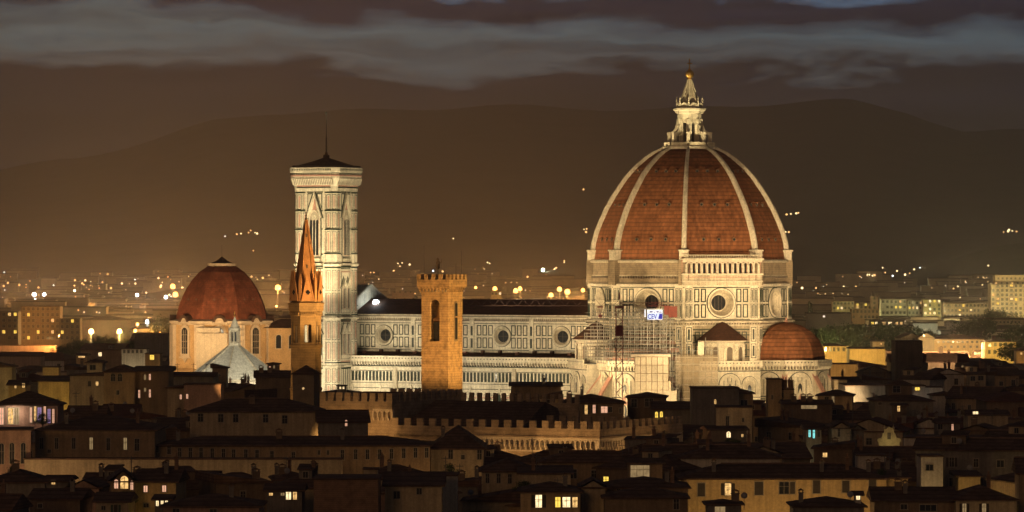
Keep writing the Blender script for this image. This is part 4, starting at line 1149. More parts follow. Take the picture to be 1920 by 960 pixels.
for k in range(8):
    mb.M = Matrix.Rotation(R(45 * k), 4, 'Z') @ Matrix.Translation((18.9, 0, 0)); mb.box(-1, 1.0, -1.9, 1.9, 15.4, 31.6, plaster_trim)
mb.build('drum_wall', ch)
for k in range(8):
    mb = MB(); mb.M = facing(22.5 + 45 * k, 19.4 * C8)
    mb.arch(0, 19.8, 4.8, 11.8, -.6, 0, plaster_trim, False); mb.arch(0, 20.9, 3.0, 9.6, -.7, -.6, glassd, False)
    for q in (-.5, .5): mb.box(q - .06, q + .06, -.78, -.7, 20.9, 29.8, plaster_trim)
    for z in (23, 25.4, 27.8): mb.box(-1.5, 1.5, -.78, -.7, z, z + .12, plaster_trim)
    mb.ring(0, 31.0, 2.2, 3.1, -.9, 0, plaster_trim, R(10), R(170), 10); mb.box(-3.0, 3.0, -.8, 0, 19.2, 19.8, plaster_trim); mb.xzpoly([(-1.2, 19.2), (1.2, 19.2), (0, 17.6)], -.6, 0, plaster_trim)
    mb.ring(0, 32.6, 1.6, 2.6, -1.4, 3, roof_tile2, R(0), R(180), 10)
    mb.build('window', ch)
mb = MB(); cu_ = facing(-90 - 0, 0)
FOOTP.append((q0.x, 1600, 30))
# shroud on one side of the drum
a_ = -(R(-90 + 23.6))
mb = MB(); mb.M = facing(-45 - 22.5 + 45 * 0 + 0, 19.9)
MSH = mb
ML = Matrix.Rotation(-R(-90 + 23.6), 4, 'Z')
mb.M = ML @ Matrix.Translation((-2.7, -21.3, 0))
for i in range(6):
    for j in range(7): mb.box(-5.2 + i * 1.9, -5.2 + i * 1.9 + 1.87, -.1 - .05 * ((i + j) % 2), 0, 14.6 + j * 2.0, 14.6 + j * 2.0 + 1.96, sheet)
mb.box(-5.1, 6.1, .01, 3.5, 14.6, 28.4, sheet); mb.box(-5.2, 3.4, -.3, 3, 28.8, 30.6, sheet)
mb.build('sheeting', ch)
mb = MB(); mb.M = ML @ Matrix.Translation((-2.7, -21.3, 0))
for i in range(5): mb.tube((6.6 + i * 1.3, .3, 14.6), (6.6 + i * 1.3, .3, 31.5), .09, galv)
for j in range(8): mb.tube((6.3, .3, 15 + j * 2.1), (12, .3, 15 + j * 2.1), .08, galv); mb.box(6.3, 12, .4, 1.5, 15.2 + j * 2.1, 15.3 + j * 2.1, plank)
mb.build('scaffold', ch)
spot((q0.x - 30, 1540, 22), (q0.x - 8, 1590, 28), 130000, 60, (1, .62, .28), 1)
spot((q0.x + 6, 1520, 24), (q0.x, 1590, 42), 90000, 46, (1, .60, .26), 1)
spot((q0.x + 50, 1550, 22), (q0.x + 14, 1592, 30), 80000, 60, (1, .62, .28), 1)
# church wing right of it
wv_ = P(525, 650, 1590)
wg = thing('chapel_transept', 'pinkish church wing with two round headed windows right of the red dome', 'church wing', (wv_.x, 1590, 0), R(-14))
mb = MB(); mb.box(-7, 10, 0, 14, 0, 30.5, sst)
mb.build('wall', wg)
mb = MB(); mb.add([(-8, -1, 30.3), (11, -1, 30.3), (11, 15, 30.3), (-8, 15, 30.3), (-2, 7, 33.6), (11, 7, 33.6)], [(0, 1, 5, 4), (1, 2, 5), (2, 3, 4, 5), (3, 0, 4), (3, 2, 1, 0)], roof_tile2); mb.build('roof', wg)
for x in (-.5, 4.5):
    mb = MB(); mb.arch(x, 22.5, 2.6, 5.6, -.2, 0, plaster_trim, False); mb.arch(x, 22.8, 1.9, 5.0, -.26, -.2, glassd, False); mb.build('window', wg)
FOOTP.append((wv_.x, 1596, 12))

# ------------------------------------------------------------------ baptistery roof
bq = P(440, 650, 1400)
bp = thing('baptistery', 'white marble pyramid roof of the octagonal baptistery with small lantern on top', 'baptistery', (bq.x, 1400, 0), R(-28.1))
roofw = pm('white_marble_slabs', (.58, .57, .50), .7, .12, .18, streak=.30)
mb = MB(); mb.prism(octo(15.8), 0, 16.4, marble); mb.loft([octo(15.9, 16.2), octo(16.5, 16.6), octo(16.5, 16.9), octo(15.6, 17.0)], marble); mb.build('wall', bp)
mb = MB(); mb.loft([octo(15.9, 16.9), octo(.9, 28.2)], roofw)
for k in range(8):
    a = R(22.5 + 45 * k); mb.tube((15.9 * cos(a), 15.9 * sin(a), 17.0), (.9 * cos(a), .9 * sin(a), 28.3), .22, marble2)
mb.build('roof', bp)
mb = MB(); mb.lathe([(2.0, 27.6), (2.0, 28.4), (1.2, 28.5), (1.2, 32.4), (1.9, 32.7), (1.9, 33.2), (1.5, 33.6), (.2, 36.8)], marble, 8, rot=pi / 8)
for k in range(8):
    mb.M = facing(45 * k, 1.2 * C8); mb.box(-.26, .26, -.05, 0, 28.9, 32.0, glassd)
    mb.M = Matrix.Rotation(R(22.5 + 45 * k), 4, 'Z') @ Matrix.Translation((1.7, 0, 0)); mb.tube((0, 0, 28.3), (0, 0, 32.6), .16, marble, 6)
mb.M = Matrix.Identity(4); mb.lathe([(.05, 36.7), (.45, 37.2), (.05, 37.7)], gild, 8); mb.tube((0, 0, 37.6), (0, 0, 38.8), .07, gild)
mb.build('lantern', bp)
spot((bq.x - 24, 1352, 20), (bq.x - 4, 1396, 22), 75000, 60, (1, .88, .62), 1)
spot((bq.x + 30, 1356, 20), (bq.x + 2, 1396, 23), 75000, 60, (1, .88, .62), 1)
FOOTP.append((bq.x, 1400, 19))
# ------------------------------------------------------------------ house kit
WALLS = {
 'ochre': pm('ochre_stucco', (.30, .21, .12), .9, .22, .35, streak=.25),
 'cream': pm('cream_stucco', (.38, .30, .19), .9, .2, .35, streak=.25),
 'grey': pm('grey_stucco', (.19, .165, .135), .9, .25, .35, streak=.25),
 'pinkish': pm('pinkish_stucco', (.33, .21, .15), .9, .22, .35, streak=.25),
 'brown': pm('brown_stucco', (.18, .125, .08), .9, .25, .35, streak=.2),
 'white': pm('white_stucco', (.48, .43, .36), .9, .18, .35, streak=.25),
 'brick': pm('bare_brick_wall', (.22, .13, .08), .95, .4, .8, stripes=(.32, .35)),
 'yellow': pm('yellow_stucco', (.46, .33, .16), .9, .2, .35, streak=.2),
}
ROOFS = [roof_tile, roof_tile2, roof_tile3]
wframe = pm('window_surround', (.30, .25, .18), .8, .2, .8)
wood = pm('dark_shutter', (.055, .045, .035), .8, .25, 1)
woodg = pm('green_shutter', (.04, .07, .05), .8, .25, 1)
LITM = {'lit': lit('lit_pane', (1, .58, .20), 1.5, .7, 1.6), 'white': lit('bright_lit_pane', (1, .74, .38), 2.2, .6, 1.4), 'pink': lit('pink_lit_pane', (1, .52, .32), 1.1, .3),
        'dim': lit('dim_lit_pane', (1, .66, .30), .35, .4), 'yel': lit('yellow_lit_pane', (1, .66, .10), 1.6, .3), 'vio': lit('violet_terrace_glow', (.50, .32, .62), .7, .5), 'cyan': lit('cyan_lit_pane', (.25, .85, .80), 1.8, .4), 'blue': lit('blue_lit_pane', (.6, .8, 1), 2.5, .4)}
WIN = {}
def wmesh(w_, h_, style, arch=False, shut=0):
    w_ = round(w_ * 5) / 5; h_ = round(h_ * 5) / 5
    w_ = max(w_, .4); h_ = max(h_, .4)
    key = (w_, h_, style, arch, shut)
    if key in WIN: return WIN[key]
    mb = MB(); pane = LITM.get(style, glassd); hw = w_ / 2
    if arch:
        mb.arch(0, 0, w_ + .3, h_ + .15, -.08, .02, wframe, False); mb.arch(0, .08, w_, h_, -.11, -.08, pane, False)
    else:
        mb.box(-hw - .15, hw + .15, -.10, .02, h_, h_ + .16, wframe); mb.box(-hw - .22, hw + .22, -.16, .02, -.14, 0, wframe)
        mb.box(-hw - .15, -hw, -.08, .02, 0, h_, wframe); mb.box(hw, hw + .15, -.08, .02, 0, h_, wframe)
        mb.box(-hw, hw, -.03, .02, 0, h_, wood if style == 'shut' else pane)
    if style != 'shut':
        nb = max(1, round(w_ / 1.0))
        for i in range(1, nb + (0 if nb > 1 else 1)):
            x = -hw + w_ * i / (nb if nb > 1 else 2); mb.box(x - .035, x + .035, -.13, -.03, .05, h_ - .05, wframe)
        if h_ > 1.2: mb.box(-hw, hw, -.12, -.03, h_ * .62, h_ * .62 + .05, wframe)
    me = bpy.data.meshes.new('window'); me.from_pydata(mb.v, [], mb.f)
    for k in mb.mats: me.materials.append(k)
    me.polygons.foreach_set('material_index', mb.mi); WIN[key] = me
    return me
def smesh(w_, h_, mat, key):
    if (key, w_, h_) in WIN: return WIN[(key, w_, h_)]
    mb = MB(); mb.box(0, w_, -.06, 0, 0, h_, mat)
    for i in range(int(h_ / .25)): mb.box(.05, w_ - .05, -.085, -.06, .08 + i * .25, .2 + i * .25, mat)
    me = bpy.data.meshes.new('shutter'); me.from_pydata(mb.v, [], mb.f); me.materials.append(mat); WIN[(key, w_, h_)] = me
    return me
def put_win(root, x, z, w_, h_, style='dark', side=0, W_=0, D_=0, arch=False, shut=None):
    """side 0 front, 1 right, -1 left"""
    me = wmesh(w_, h_, style, arch)
    o = link('window', me, root, (0, 0, 0))
    if side == 0: o.location = (x, -.002, z)
    elif side == 1: o.location = (W_ / 2 + .002, x, z); o.rotation_euler = (0, 0, R(90))
    else: o.location = (-W_ / 2 - .002, x, z); o.rotation_euler = (0, 0, R(-90))
    if shut:
        sw = round(w_ * 5) / 5 / 2 + .05; sh = round(h_ * 5) / 5; mt = woodg if shut == 'green' else wood
        for sx in (-1, 1):
            s_ = link('shutter', smesh(sw, sh, mt, shut), o, ((sx * (round(w_ * 5) / 10 + .12) - (sw if sx < 0 else 0)), -.03, 0))
    return o
CHM = {}
def chimney_mesh(kind):
    if kind in CHM: return CHM[kind]
    mb = MB(); h_ = (1.5, 2.0, 1.2)[kind]; w_ = (.35, .3, .6)[kind]; mt = (WALLS['grey'], WALLS['brick'], WALLS['brown'])[kind]
    mb.box(-w_, w_, -.3, .3, -1.2, h_, mt); mb.box(-w_ - .1, w_ + .1, -.4, .4, h_, h_ + .12, mt)
    if kind != 1:
        for sx in (-1, 1): mb.box(sx * w_ * .8 - .07, sx * w_ * .8 + .07, -.28, .28, h_ + .12, h_ + .42, mt)
        mb.add([(-w_ - .15, -.42, h_ + .42), (w_ + .15, -.42, h_ + .42), (w_ + .15, .42, h_ + .42), (-w_ - .15, .42, h_ + .42), (0, -.42, h_ + .75), (0, .42, h_ + .75)], [(0, 1, 4), (2, 3, 5), (0, 4, 5, 3), (1, 2, 5, 4), (3, 2, 1, 0)], roof_tile2)
    else: mb.lathe([(.16, h_ + .12), (.14, h_ + .7)], WALLS['brick'], 6)
    me = bpy.data.meshes.new('chimney'); me.from_pydata(mb.v, [], mb.f)
    for k in mb.mats: me.materials.append(k)
    me.polygons.foreach_set('material_index', mb.mi); CHM[kind] = me
    return me
def antenna_mesh():
    if 'a' in CHM: return CHM['a']
    mb = MB(); mb.tube((0, 0, -1), (0, 0, 3.0), .06, lead); mb.tube((-.7, 0, 2.6), (.7, 0, 2.6), .05, lead)
    for i in range(5): mb.tube((-.6 + .3 * i, -.3, 2.6), (-.6 + .3 * i, .3, 2.6), .02, lead)
    mb.tube((-.4, 0, 2.0), (.4, 0, 2.0), .03, lead)
    me = bpy.data.meshes.new('antenna'); me.from_pydata(mb.v, [], mb.f); me.materials.append(lead); CHM['a'] = me
    return me
def dish_mesh():
    if 'd' in CHM: return CHM['d']
    mb = MB(); mt = pm('dish_grey', (.22, .21, .20), .6, .1)
    mb.tube((0, 0, -1), (0, 0, .9), .04, lead)
    mb.M = Matrix.Translation((0, 0, 1.2)) @ Matrix.Rotation(R(75), 4, 'X'); mb.lathe([(.05, .16), (.3, .1), (.5, 0), (.52, .02), (.3, .14), (.05, .2)], mt, 12)
    me = bpy.data.meshes.new('satellite_dish'); me.from_pydata(mb.v, [], mb.f)
    for k in mb.mats: me.materials.append(k)
    me.polygons.foreach_set('material_index', mb.mi); CHM['d'] = me
    return me

def roof_mb(kind, w_, d_, h, rise, mat, ov=.55, wallm=None):
    mb = MB(); x0, x1, y0, y1 = -w_ / 2 - ov, w_ / 2 + ov, -ov, d_ + ov; zb = h - .12; zt = h + .10; zr = h + rise; ym = d_ / 2
    base = [(x0, y0, zb), (x1, y0, zb), (x1, y1, zb), (x0, y1, zb), (x0, y0, zt), (x1, y0, zt), (x1, y1, zt), (x0, y1, zt)]
    side = [(0, 1, 5, 4), (1, 2, 6, 5), (2, 3, 7, 6), (3, 0, 4, 7), (3, 2, 1, 0)]
    if kind == 'gable':          # ridge along the front
        mb.add(base + [(x0, ym, zr), (x1, ym, zr)], side + [(4, 5, 9, 8), (6, 7, 8, 9), (4, 8, 7), (5, 6, 9)], mat)
    elif kind == 'front':        # gable end faces the eye
        mb.add(base + [(0, y0, zr), (0, y1, zr)], side + [(4, 8, 9, 7), (5, 6, 9, 8), (6, 7, 9)], mat)
        if wallm: mb.add([(-w_ / 2, -.002, h - .1), (w_ / 2, -.002, h - .1), (0, -.002, zr - .25)], [(0, 1, 2)], wallm)
        mb.M = Matrix.Identity(4)
    elif kind == 'hip':
        if w_ >= d_:
            q = d_ / 2 + ov; a, b = x0 + q, x1 - q
            mb.add(base + [(a, ym, zr), (b, ym, zr)], side + [(4, 5, 9, 8), (6, 7, 8, 9), (7, 4, 8), (5, 6, 9)], mat)
        else:
            q = w_ / 2 + ov
            mb.add(base + [(0, y0 + q, zr), (0, y1 - q, zr)], side + [(4, 5, 8), (5, 6, 9, 8), (6, 7, 9), (7, 4, 8, 9)], mat)
    elif kind == 'shed':         # rises to the back
        mb.add(base + [(x0, y1, zr), (x1, y1, zr)], side[:2] + side[3:] + [(4, 5, 9, 8), (3, 2, 9, 8), (4, 8, 7), (5, 6, 9)], mat)
    elif kind == 'shedr':        # falls to the right
        mb.add(base + [(x0, y0, zr), (x0, y1, zr)], side + [(4, 5, 8), (5, 6, 9, 8), (6, 7, 9), (7, 4, 8, 9)], mat)
    elif kind == 'shedl':
        mb.add(base + [(x1, y0, zr), (x1, y1, zr)], side + [(4, 5, 8), (5, 6, 9, 8), (6, 7, 9), (7, 4, 8, 9)], mat)
    else:
        mb.box(-w_ / 2 - .2, w_ / 2 + .2, -.2, d_ + .2, h, h + .25, mat)
    return mb
def ridge_z(kind, w_, d_, h, rise, x, y):
    """roof height over the point x, y"""
    if kind == 'gable': return h + rise * (1 - abs(y - d_ / 2) / (d_ / 2 + .55))
    if kind == 'front': return h + rise * (1 - abs(x) / (w_ / 2 + .55))
    if kind == 'hip':
        m_ = min(w_, d_) / 2 + .55; e = min(x + w_ / 2, w_ / 2 - x, y, d_ - y) + .55
        return h + rise * min(1, e / m_)
    if kind == 'shed': return h + rise * y / d_
    if kind == 'shedr': return h + rise * (.5 - x / w_)
    if kind == 'shedl': return h + rise * (.5 + x / w_)
    return h + .25
def house(name, label, cat, loc, w_, d_, h, rz=0, roof='gable', rise=2, wall='ochre', rm=0, group=None, chim=(), ants=(), dishes=()):
    root = thing(name, label, cat, loc, rz, group)
    mb = MB(); wm = WALLS[wall]; mb.box(-w_ / 2, w_ / 2, 0, d_, 0, h, wm)
    if rise and roof in ('gable',):
        for sx in (-1, 1): mb.add([(sx * (w_ / 2 + .002), 0, h), (sx * (w_ / 2 + .002), d_, h), (sx * (w_ / 2 + .002), d_ / 2, h + rise - .2)], [(0, 1, 2)], wm)
    mb.build('wall', root)
    roof_mb(roof, w_, d_, h, rise, ROOFS[rm], wallm=wm).build('roof', root)
    if roof in ('gable', 'hip') and w_ > d_:
        mb = MB(); q_ = w_ / 2 - (d_ / 2 if roof == 'hip' else -.5)
        if q_ > 1: mb.tube((-q_, d_ / 2, h + rise), (q_, d_ / 2, h + rise), .16, WALLS['brick'], 5); mb.build('ridge_tiles', root)
    if group and roof in ('gable', 'hip', 'shed') and w_ > 8:
        hs = (int(loc[0] * 7) + int(loc[1])) % 5
        if hs < 3:
            x_ = ((hs * 37 + int(loc[1])) % 9 / 9 - .5) * (w_ - d_ * .9 if roof == 'hip' else w_ * .7); y_ = d_ * .22; zr_ = ridge_z(roof, w_, d_, h, rise, x_, y_)
            bw = 1.1 + .5 * hs; mb = MB(); mb.box(x_ - bw, x_ + bw, y_, y_ + d_ * .4, zr_ - .6, zr_ + 1.5, WALLS[('grey', 'cream', 'brown')[hs]])
            mb.add([(x_ - bw - .3, y_ - .4, zr_ + 1.45), (x_ + bw + .3, y_ - .4, zr_ + 1.45), (x_ + bw + .3, y_ + d_ * .45, zr_ + 2.1), (x_ - bw - .3, y_ + d_ * .45, zr_ + 2.1), (x_ - bw - .3, y_ - .4, zr_ + 1.6), (x_ + bw + .3, y_ - .4, zr_ + 1.6), (x_ + bw + .3, y_ + d_ * .45, zr_ + 2.25), (x_ - bw - .3, y_ + d_ * .45, zr_ + 2.25)],
                   [(0, 1, 2, 3), (4, 5, 6, 7), (0, 1, 5, 4), (1, 2, 6, 5), (2, 3, 7, 6), (3, 0, 4, 7)], ROOFS[rm])
            do_ = mb.build('dormer', root); wn_ = link('window', wmesh(.8, 1.0, 'dark'), do_, (x_, y_ - .002, zr_ + .2))
    for x, y, k in chim:
        link('chimney', chimney_mesh(k), root, (x, y, ridge_z(roof, w_, d_, h, rise, x, y)))
    for x, y in ants: link('antenna', antenna_mesh(), root, (x, y, ridge_z(roof, w_, d_, h, rise, x, y)))
    for x, y in dishes: link('satellite_dish', dish_mesh(), root, (x, y, ridge_z(roof, w_, d_, h, rise, x, y)))
    return root

def HP(label, x0, x1, ye, yr, Y, d_, wall, roof='hip', rm=0, rot=0, wins=(), cat='house', name=None, yb=None, chim=(), ants=(), dishes=(), swins=(), keep=True):
    """a house read off the photograph: front between columns x0..x1 with its eave on row ye and ridge on row yr, Y metres away"""
    s_ = Y / F; w_ = (x1 - x0) * s_ / cos(R(rot)); xc = ((x0 + x1) / 2 - 960) * s_
    h = EYE - (ye - HOR) * s_
    yb_ = Y + (d_ / 2 if roof in ('gable', 'hip') else (d_ if roof == 'shed' else 0))
    rise = (EYE - (yr - HOR) * yb_ / F) - h if yr is not None else 0
    if rise < .2 and roof != 'flat': rise = .6
    r_ = house(name or cat.replace(' ', '_'), label, cat, (xc, Y, 0), w_, d_, h, R(rot), roof, rise, wall, rm,
               chim=[((cx - (x0 + x1) / 2) * s_, cy, k) for cx, cy, k in chim], ants=[((cx - (x0 + x1) / 2) * s_, cy) for cx, cy in ants], dishes=[((cx - (x0 + x1) / 2) * s_, cy) for cx, cy in dishes])
    for wd in wins:
        px, py, ww, hh, st = wd[:5]; kw = wd[5] if len(wd) > 5 else {}
        put_win(r_, (px - (x0 + x1) / 2) * s_ / cos(R(rot)), EYE - (py + hh / 2 - HOR) * s_, ww * s_, hh * s_, st, **kw)
    for sd, yy, z_, ww, hh, st in swins: put_win(r_, yy, h - z_, ww, hh, st, side=sd, W_=w_)
    if keep: KEEP.append((x0 + 2, x1 - 2, min(ye, yr or ye), (yb or ye + 22), Y))
    n = max(1, int(w_ / 10))
    for i in range(n):
        t_ = (i + .5) / n - .5
        FOOTP.append((xc + w_ * t_ * cos(R(rot)) - d_ / 2 * sin(R(rot)), Y + w_ * t_ * sin(R(rot)) + d_ / 2, max(d_ / 2, w_ / n / 2) + .5))
    return r_
A = dict(arch=True); SH = dict(shut='wood'); SG = dict(shut='green')
# --- the long palace and its wings, left foreground
HP('long dim ochre palace with tall dark windows, above a lit cornice at left', 66, 290, 807, 776, 800, 22, 'ochre', 'hip', 1, -1, cat='palace', yb=852,
   wins=[(78, 831, 6, 21, 'dark'), (106, 831, 6, 21, 'dark'), (138, 831, 7, 21, 'dark'), (171, 831, 7, 23, 'dim'), (203, 833, 7, 22, 'dark'), (235, 832, 7, 22, 'dim'), (257, 834, 8, 22, 'dark'), (92, 846, 6, 6, 'dark')], chim=[(120, 4, 0), (250, 8, 1)])
lw = [(295, 842, 5, 12), (317, 843, 6, 17), (337, 848, 7, 17), (357, 849, 7, 18), (377, 849, 7, 18), (398, 850, 7, 18), (419, 851, 7, 18), (438, 852, 7, 18), (461, 852, 7, 18), (482, 853, 7, 18), (510, 855, 7, 18), (550, 857, 7, 18), (598, 848, 5, 9), (615, 848, 5, 9), (642, 853, 7, 18), (667, 852, 7, 18), (689, 852, 7, 18), (712, 852, 7, 18), (734, 851, 7, 18), (757, 850, 7, 18), (779, 849, 7, 18), (800, 849, 7, 18)]
HP('very long low wing of the palace with over twenty small dark windows, left centre', 290, 806, 836, 818, 803, 16, 'ochre', 'hip', 1, 0, cat='palace wing', yb=862,
   wins=[(a, b_, c_, e, 'dark') for a, b_, c_, e in lw], chim=[(330, 5, 0), (520, 6, 2), (640, 5, 0)])
HP('pale lower storey with moulded cornice in front of the long dim palace', 45, 640, 862, None, 790, 4, 'cream', 'flat', 1, -1.2, cat='building', yb=876, wins=[(225, 875, 8, 8, 'dark'), (352, 884, 8, 10, 'dark')])
HP('pale pink palace front with three tall arched windows at the left edge', -60, 57, 806, 800, 792, 10, 'pinkish', 'shed', 1, 6, cat='palace', yb=868,
   wins=[(3, 852, 8, 38, 'dark', A), (22, 851, 8, 38, 'dark', A), (43, 851, 9, 38, 'dark', A), (-20, 852, 8, 38, 'dark', A)])
HP('ochre house under a large dark hipped roof, right end of the long wing', 808, 906, 842, 798, 810, 22, 'cream', 'hip', 1, 0, yb=885, wins=[(845, 852, 8, 17, 'dark'), (868, 857, 5, 8, 'dark'), (899, 853, 8, 17, 'dark')], chim=[(830, 5, 0)])
HP('small cream house with three dark shuttered windows below the big hipped roof', 903, 1000, 884, 859, 745, 14, 'cream', 'hip', 1, 0, yb=905, wins=[(914, 897, 7, 17, 'dark'), (935, 897, 7, 17, 'dark'), (956, 898, 7, 17, 'dark'), (980, 898, 7, 15, 'dark')])
HP('low dark roofed house with a pale parapet, under the battlements at centre', 975, 1070, 888, 872, 736, 12, 'cream', 'shed', 1, 0, yb=900, chim=[(1000, 4, 1)], ants=[(1006, 3)])
HP('windowless dark brick building filling the bottom left of centre', 588, 709, 900, None, 682, 14, 'brick', 'flat', 1, 0, yb=960, cat='building')
HP('small whitewashed box on top of the dark brick building', 682, 708, 881, None, 700, 4, 'cream', 'flat', 1, 0, yb=900, cat='stair house', keep=False)
HP('terraced house with white parapet and dark doors right of the brick building', 722, 828, 911, 884, 692, 14, 'cream', 'shed', 1, 0, yb=936, wins=[(744, 928, 11, 14, 'dark'), (786, 921, 9, 12, 'dark')])
HP('plain whitish wall of a house above the terrace, bottom centre', 812, 857, 893, None, 712, 10, 'white', 'flat', 1, 0, yb=930, ants=[(835, 3)])
HP('ochre villa with two pink lit windows under a dark roof, bottom left', 254, 330, 904, 878, 690, 13, 'yellow', 'gable', 1, -3, yb=952, wins=[(273, 917, 6, 11, 'pink'), (308, 916, 7, 12, 'pink'), (274, 948, 9, 6, 'dark')], chim=[(306, 4, 0), (322, 6, 1)])
HP('gabled wing with three glowing arched windows beside the ochre villa', 208, 254, 903, 881, 686, 12, 'brown', 'front', 1, 6, yb=925, wins=[(218, 908, 7, 17, 'pink', A), (233, 905, 13, 24, 'lit', A), (247, 911, 4, 16, 'pink', A)])
HP('low pinkish gabled wall with timber posts, left of the glowing arches', 127, 186, 915, 899, 700, 10, 'pinkish', 'front', 1, -4, yb=928, wins=[(150, 925, 3, 20, 'dark')])
HP('dark roofed house with one tiny lit window at bottom left', 86, 127, 903, 890, 706, 12, 'grey', 'gable', 1, 0, yb=912, wins=[(100, 905, 6, 6, 'lit')])
HP('pale house with green shuttered window at the bottom edge, left', 180, 240, 941, 922, 668, 12, 'cream', 'gable', 1, 0, yb=960, wins=[(217, 954, 7, 14, 'shut', SG), (194, 952, 7, 8, 'dark')])
HP('wide hipped roof over a pale wall on the bottom edge left of centre', 306, 486, 950, 925, 662, 14, 'pinkish', 'hip', 1, 0, yb=960, wins=[(330, 957, 12, 8, 'dark'), (400, 958, 12, 8, 'dark')], chim=[(430, 5, 0)])
HP('house with a bright strip of lit terrace windows at bottom, left of centre', 500, 566, 920, 905, 690, 10, 'grey', 'gable', 1, 0, yb=940, wins=[(508, 927, 8, 4, 'lit'), (541, 930, 9, 13, 'white'), (553, 930, 8, 13, 'lit'), (530, 927, 8, 4, 'dim')])
HP('small shed lit by a row of white lamps in front of the ochre villa', 290, 318, 937, 933, 672, 5, 'grey', 'shed', 1, 0, wins=[(295, 944, 5, 9, 'white'), (304, 942, 4, 6, 'white'), (312, 941, 4, 5, 'white')], cat='shed', yb=950)
HP('grey lean-to with a dark chimney block in the lower left corner', -20, 84, 905, 880, 705, 14, 'grey', 'hip', 1, 3, yb=915, chim=[(25, 5, 2)])
HP('brown house with a small pale dormer at the bottom left edge', 56, 150, 936, 915, 672, 12, 'brown', 'gable', 1, -4, yb=950, wins=[(75, 948, 8, 8, 'dark')], chim=[(128, 4, 0)])
# --- left middle
HP('pillared roof terrace glowing pink and violet under a wide dark roof, left edge', -12, 108, 760, 733, 868, 12, 'pinkish', 'hip', 1, 0, cat='loggia', yb=802, wins=[(20, 780, 9, 30, 'lit'), (31, 780, 8, 30, 'dim'), (3, 780, 8, 32, 'pink'), (-7, 780, 6, 32, 'lit'), (58, 778, 4, 28, 'pink'), (66, 776, 4, 28, 'lit'), (74, 778, 7, 28, 'vio'), (84, 776, 4, 28, 'pink'), (92, 780, 6, 26, 'vio'), (100, 780, 4, 26, 'pink')])  # lit pillars and terrace drawn as glowing panes, lamplight in their colour
HP('long low house with three dark windows behind the roofs, left of centre', 356, 600, 772, 747, 868, 14, 'cream', 'hip', 1, 0, yb=793, wins=[(376, 783, 10, 15, 'dark'), (414, 784, 10, 15, 'dark'), (442, 784, 10, 15, 'dark'), (498, 785, 9, 14, 'dark'), (534, 787, 9, 14, 'dark')], chim=[(470, 4, 2)])
HP('tall brown block with two arched windows and hipped roof, left of the red dome', 195, 252, 698, 683, 1000, 15, 'ochre', 'hip', 1, 0, yb=745, wins=[(212, 708, 8, 15, 'dark', A), (225, 708, 8, 15, 'dark', A), (221, 736, 5, 8, 'dark')])
HP('plain dim stone wall with five slit windows beside the arched brown block', 248, 316, 697, 686, 1003, 15, 'brown', 'shed', 1, 0, yb=745, wins=[(250, 706, 4, 14, 'pink', A), (272, 708, 3, 9, 'dim', A), (281, 707, 3, 12, 'pink', A), (261, 739, 3, 14, 'pink'), (272, 731, 3, 6, 'dim'), (281, 738, 3, 14, 'pink')])
HP('little square belvedere tower with yellow lit wall and hipped roof, left', 163, 192, 680, 672, 1060, 8, 'cream', 'hip', 1, 0, yb=700, wins=[(174, 689, 11, 9, 'dark')], cat='belvedere')
HP('white gabled house with a small lit window below the belvedere tower', 131, 195, 704, 699, 1035, 12, 'cream', 'shedl', 1, 0, yb=725, wins=[(182, 719, 4, 8, 'lit'), (168, 719, 5, 10, 'dark')])
HP('low yellow lit wall under a dark roof at far left', 72, 130, 715, 704, 1070, 10, 'yellow', 'shed', 1, -3, yb=724)
HP('bright yellow box shaped roof storey at far left', 80, 110, 689, None, 1120, 6, 'yellow', 'flat', 1, 0, yb=700, cat='roof house')
HP('pale gable end cut by the left edge below the orange city lights', -30, 22, 688, 676, 1120, 10, 'cream', 'shedr', 1, 0, yb=700)
HP('yellow lit stepped gable with two small windows at the left edge', 16, 48, 722, 712, 1000, 10, 'yellow', 'gable', 1, 0, yb=728, wins=[(29, 725, 4, 6, 'lit'), (44, 723, 5, 8, 'lit')])
HP('pinkish flat fronted house with a lit slit window, below the baptistery', 345, 414, 722, None, 940, 10, 'pinkish', 'flat', 1, 0, yb=752, wins=[(339 + 12, 743, 3, 9, 'pink')])
HP('house end with pale slanting parapet between brown block and white pyramid', 314, 348, 727, 722, 944, 10, 'cream', 'shedl', 1, 0, yb=750, wins=[(339, 744, 3, 9, 'pink')])
HP('grey house with small roof turret under the white baptistery roof', 398, 424, 690, 682, 1180, 8, 'ochre', 'shedr', 1, 0, yb=700)
HP('dark gabled house right below the baptistery roof corner', 480, 545, 708, 694, 1130, 12, 'brown', 'gable', 1, 4, yb=735, chim=[(490, 4, 2), (506, 4, 2)])
HP('little arcaded roof turret beside the white baptistery roof', 502, 523, 682, 679, 1190, 4, 'brown', 'hip', 1, 0, wins=[(506, 688, 3, 6, 'pink', A), (514, 688, 3, 6, 'dim', A)], cat='roof turret', yb=692)
HP('dark roofed house hung with antennas left of the abbey belfry', 300, 400, 706, 698, 1160, 12, 'grey', 'gable', 1, -3, yb=722, ants=[(330, 3), (360, 3), (384, 3)], chim=[(318, 3, 0)])
HP('dark house with lead turret peeping over the battlements beside bell tower foot', 603, 672, 737, 729, 1120, 10, 'grey', 'hip', 1, 0, yb=750)
HP('small lead roof turret with two lit holes before the bell tower', 632, 649, 724, None, 1110, 4, 'grey', 'flat', 1, 0, wins=[(638, 728, 3, 4, 'white', A), (644, 728, 3, 4, 'white', A)], cat='roof turret', yb=734, keep=False)
HP('curving dim house row with a small doorway light under the battlements', 600, 690, 792, 768, 862, 12, 'grey', 'gable', 1, 6, yb=800, wins=[(649, 794, 4, 11, 'pink', A)])
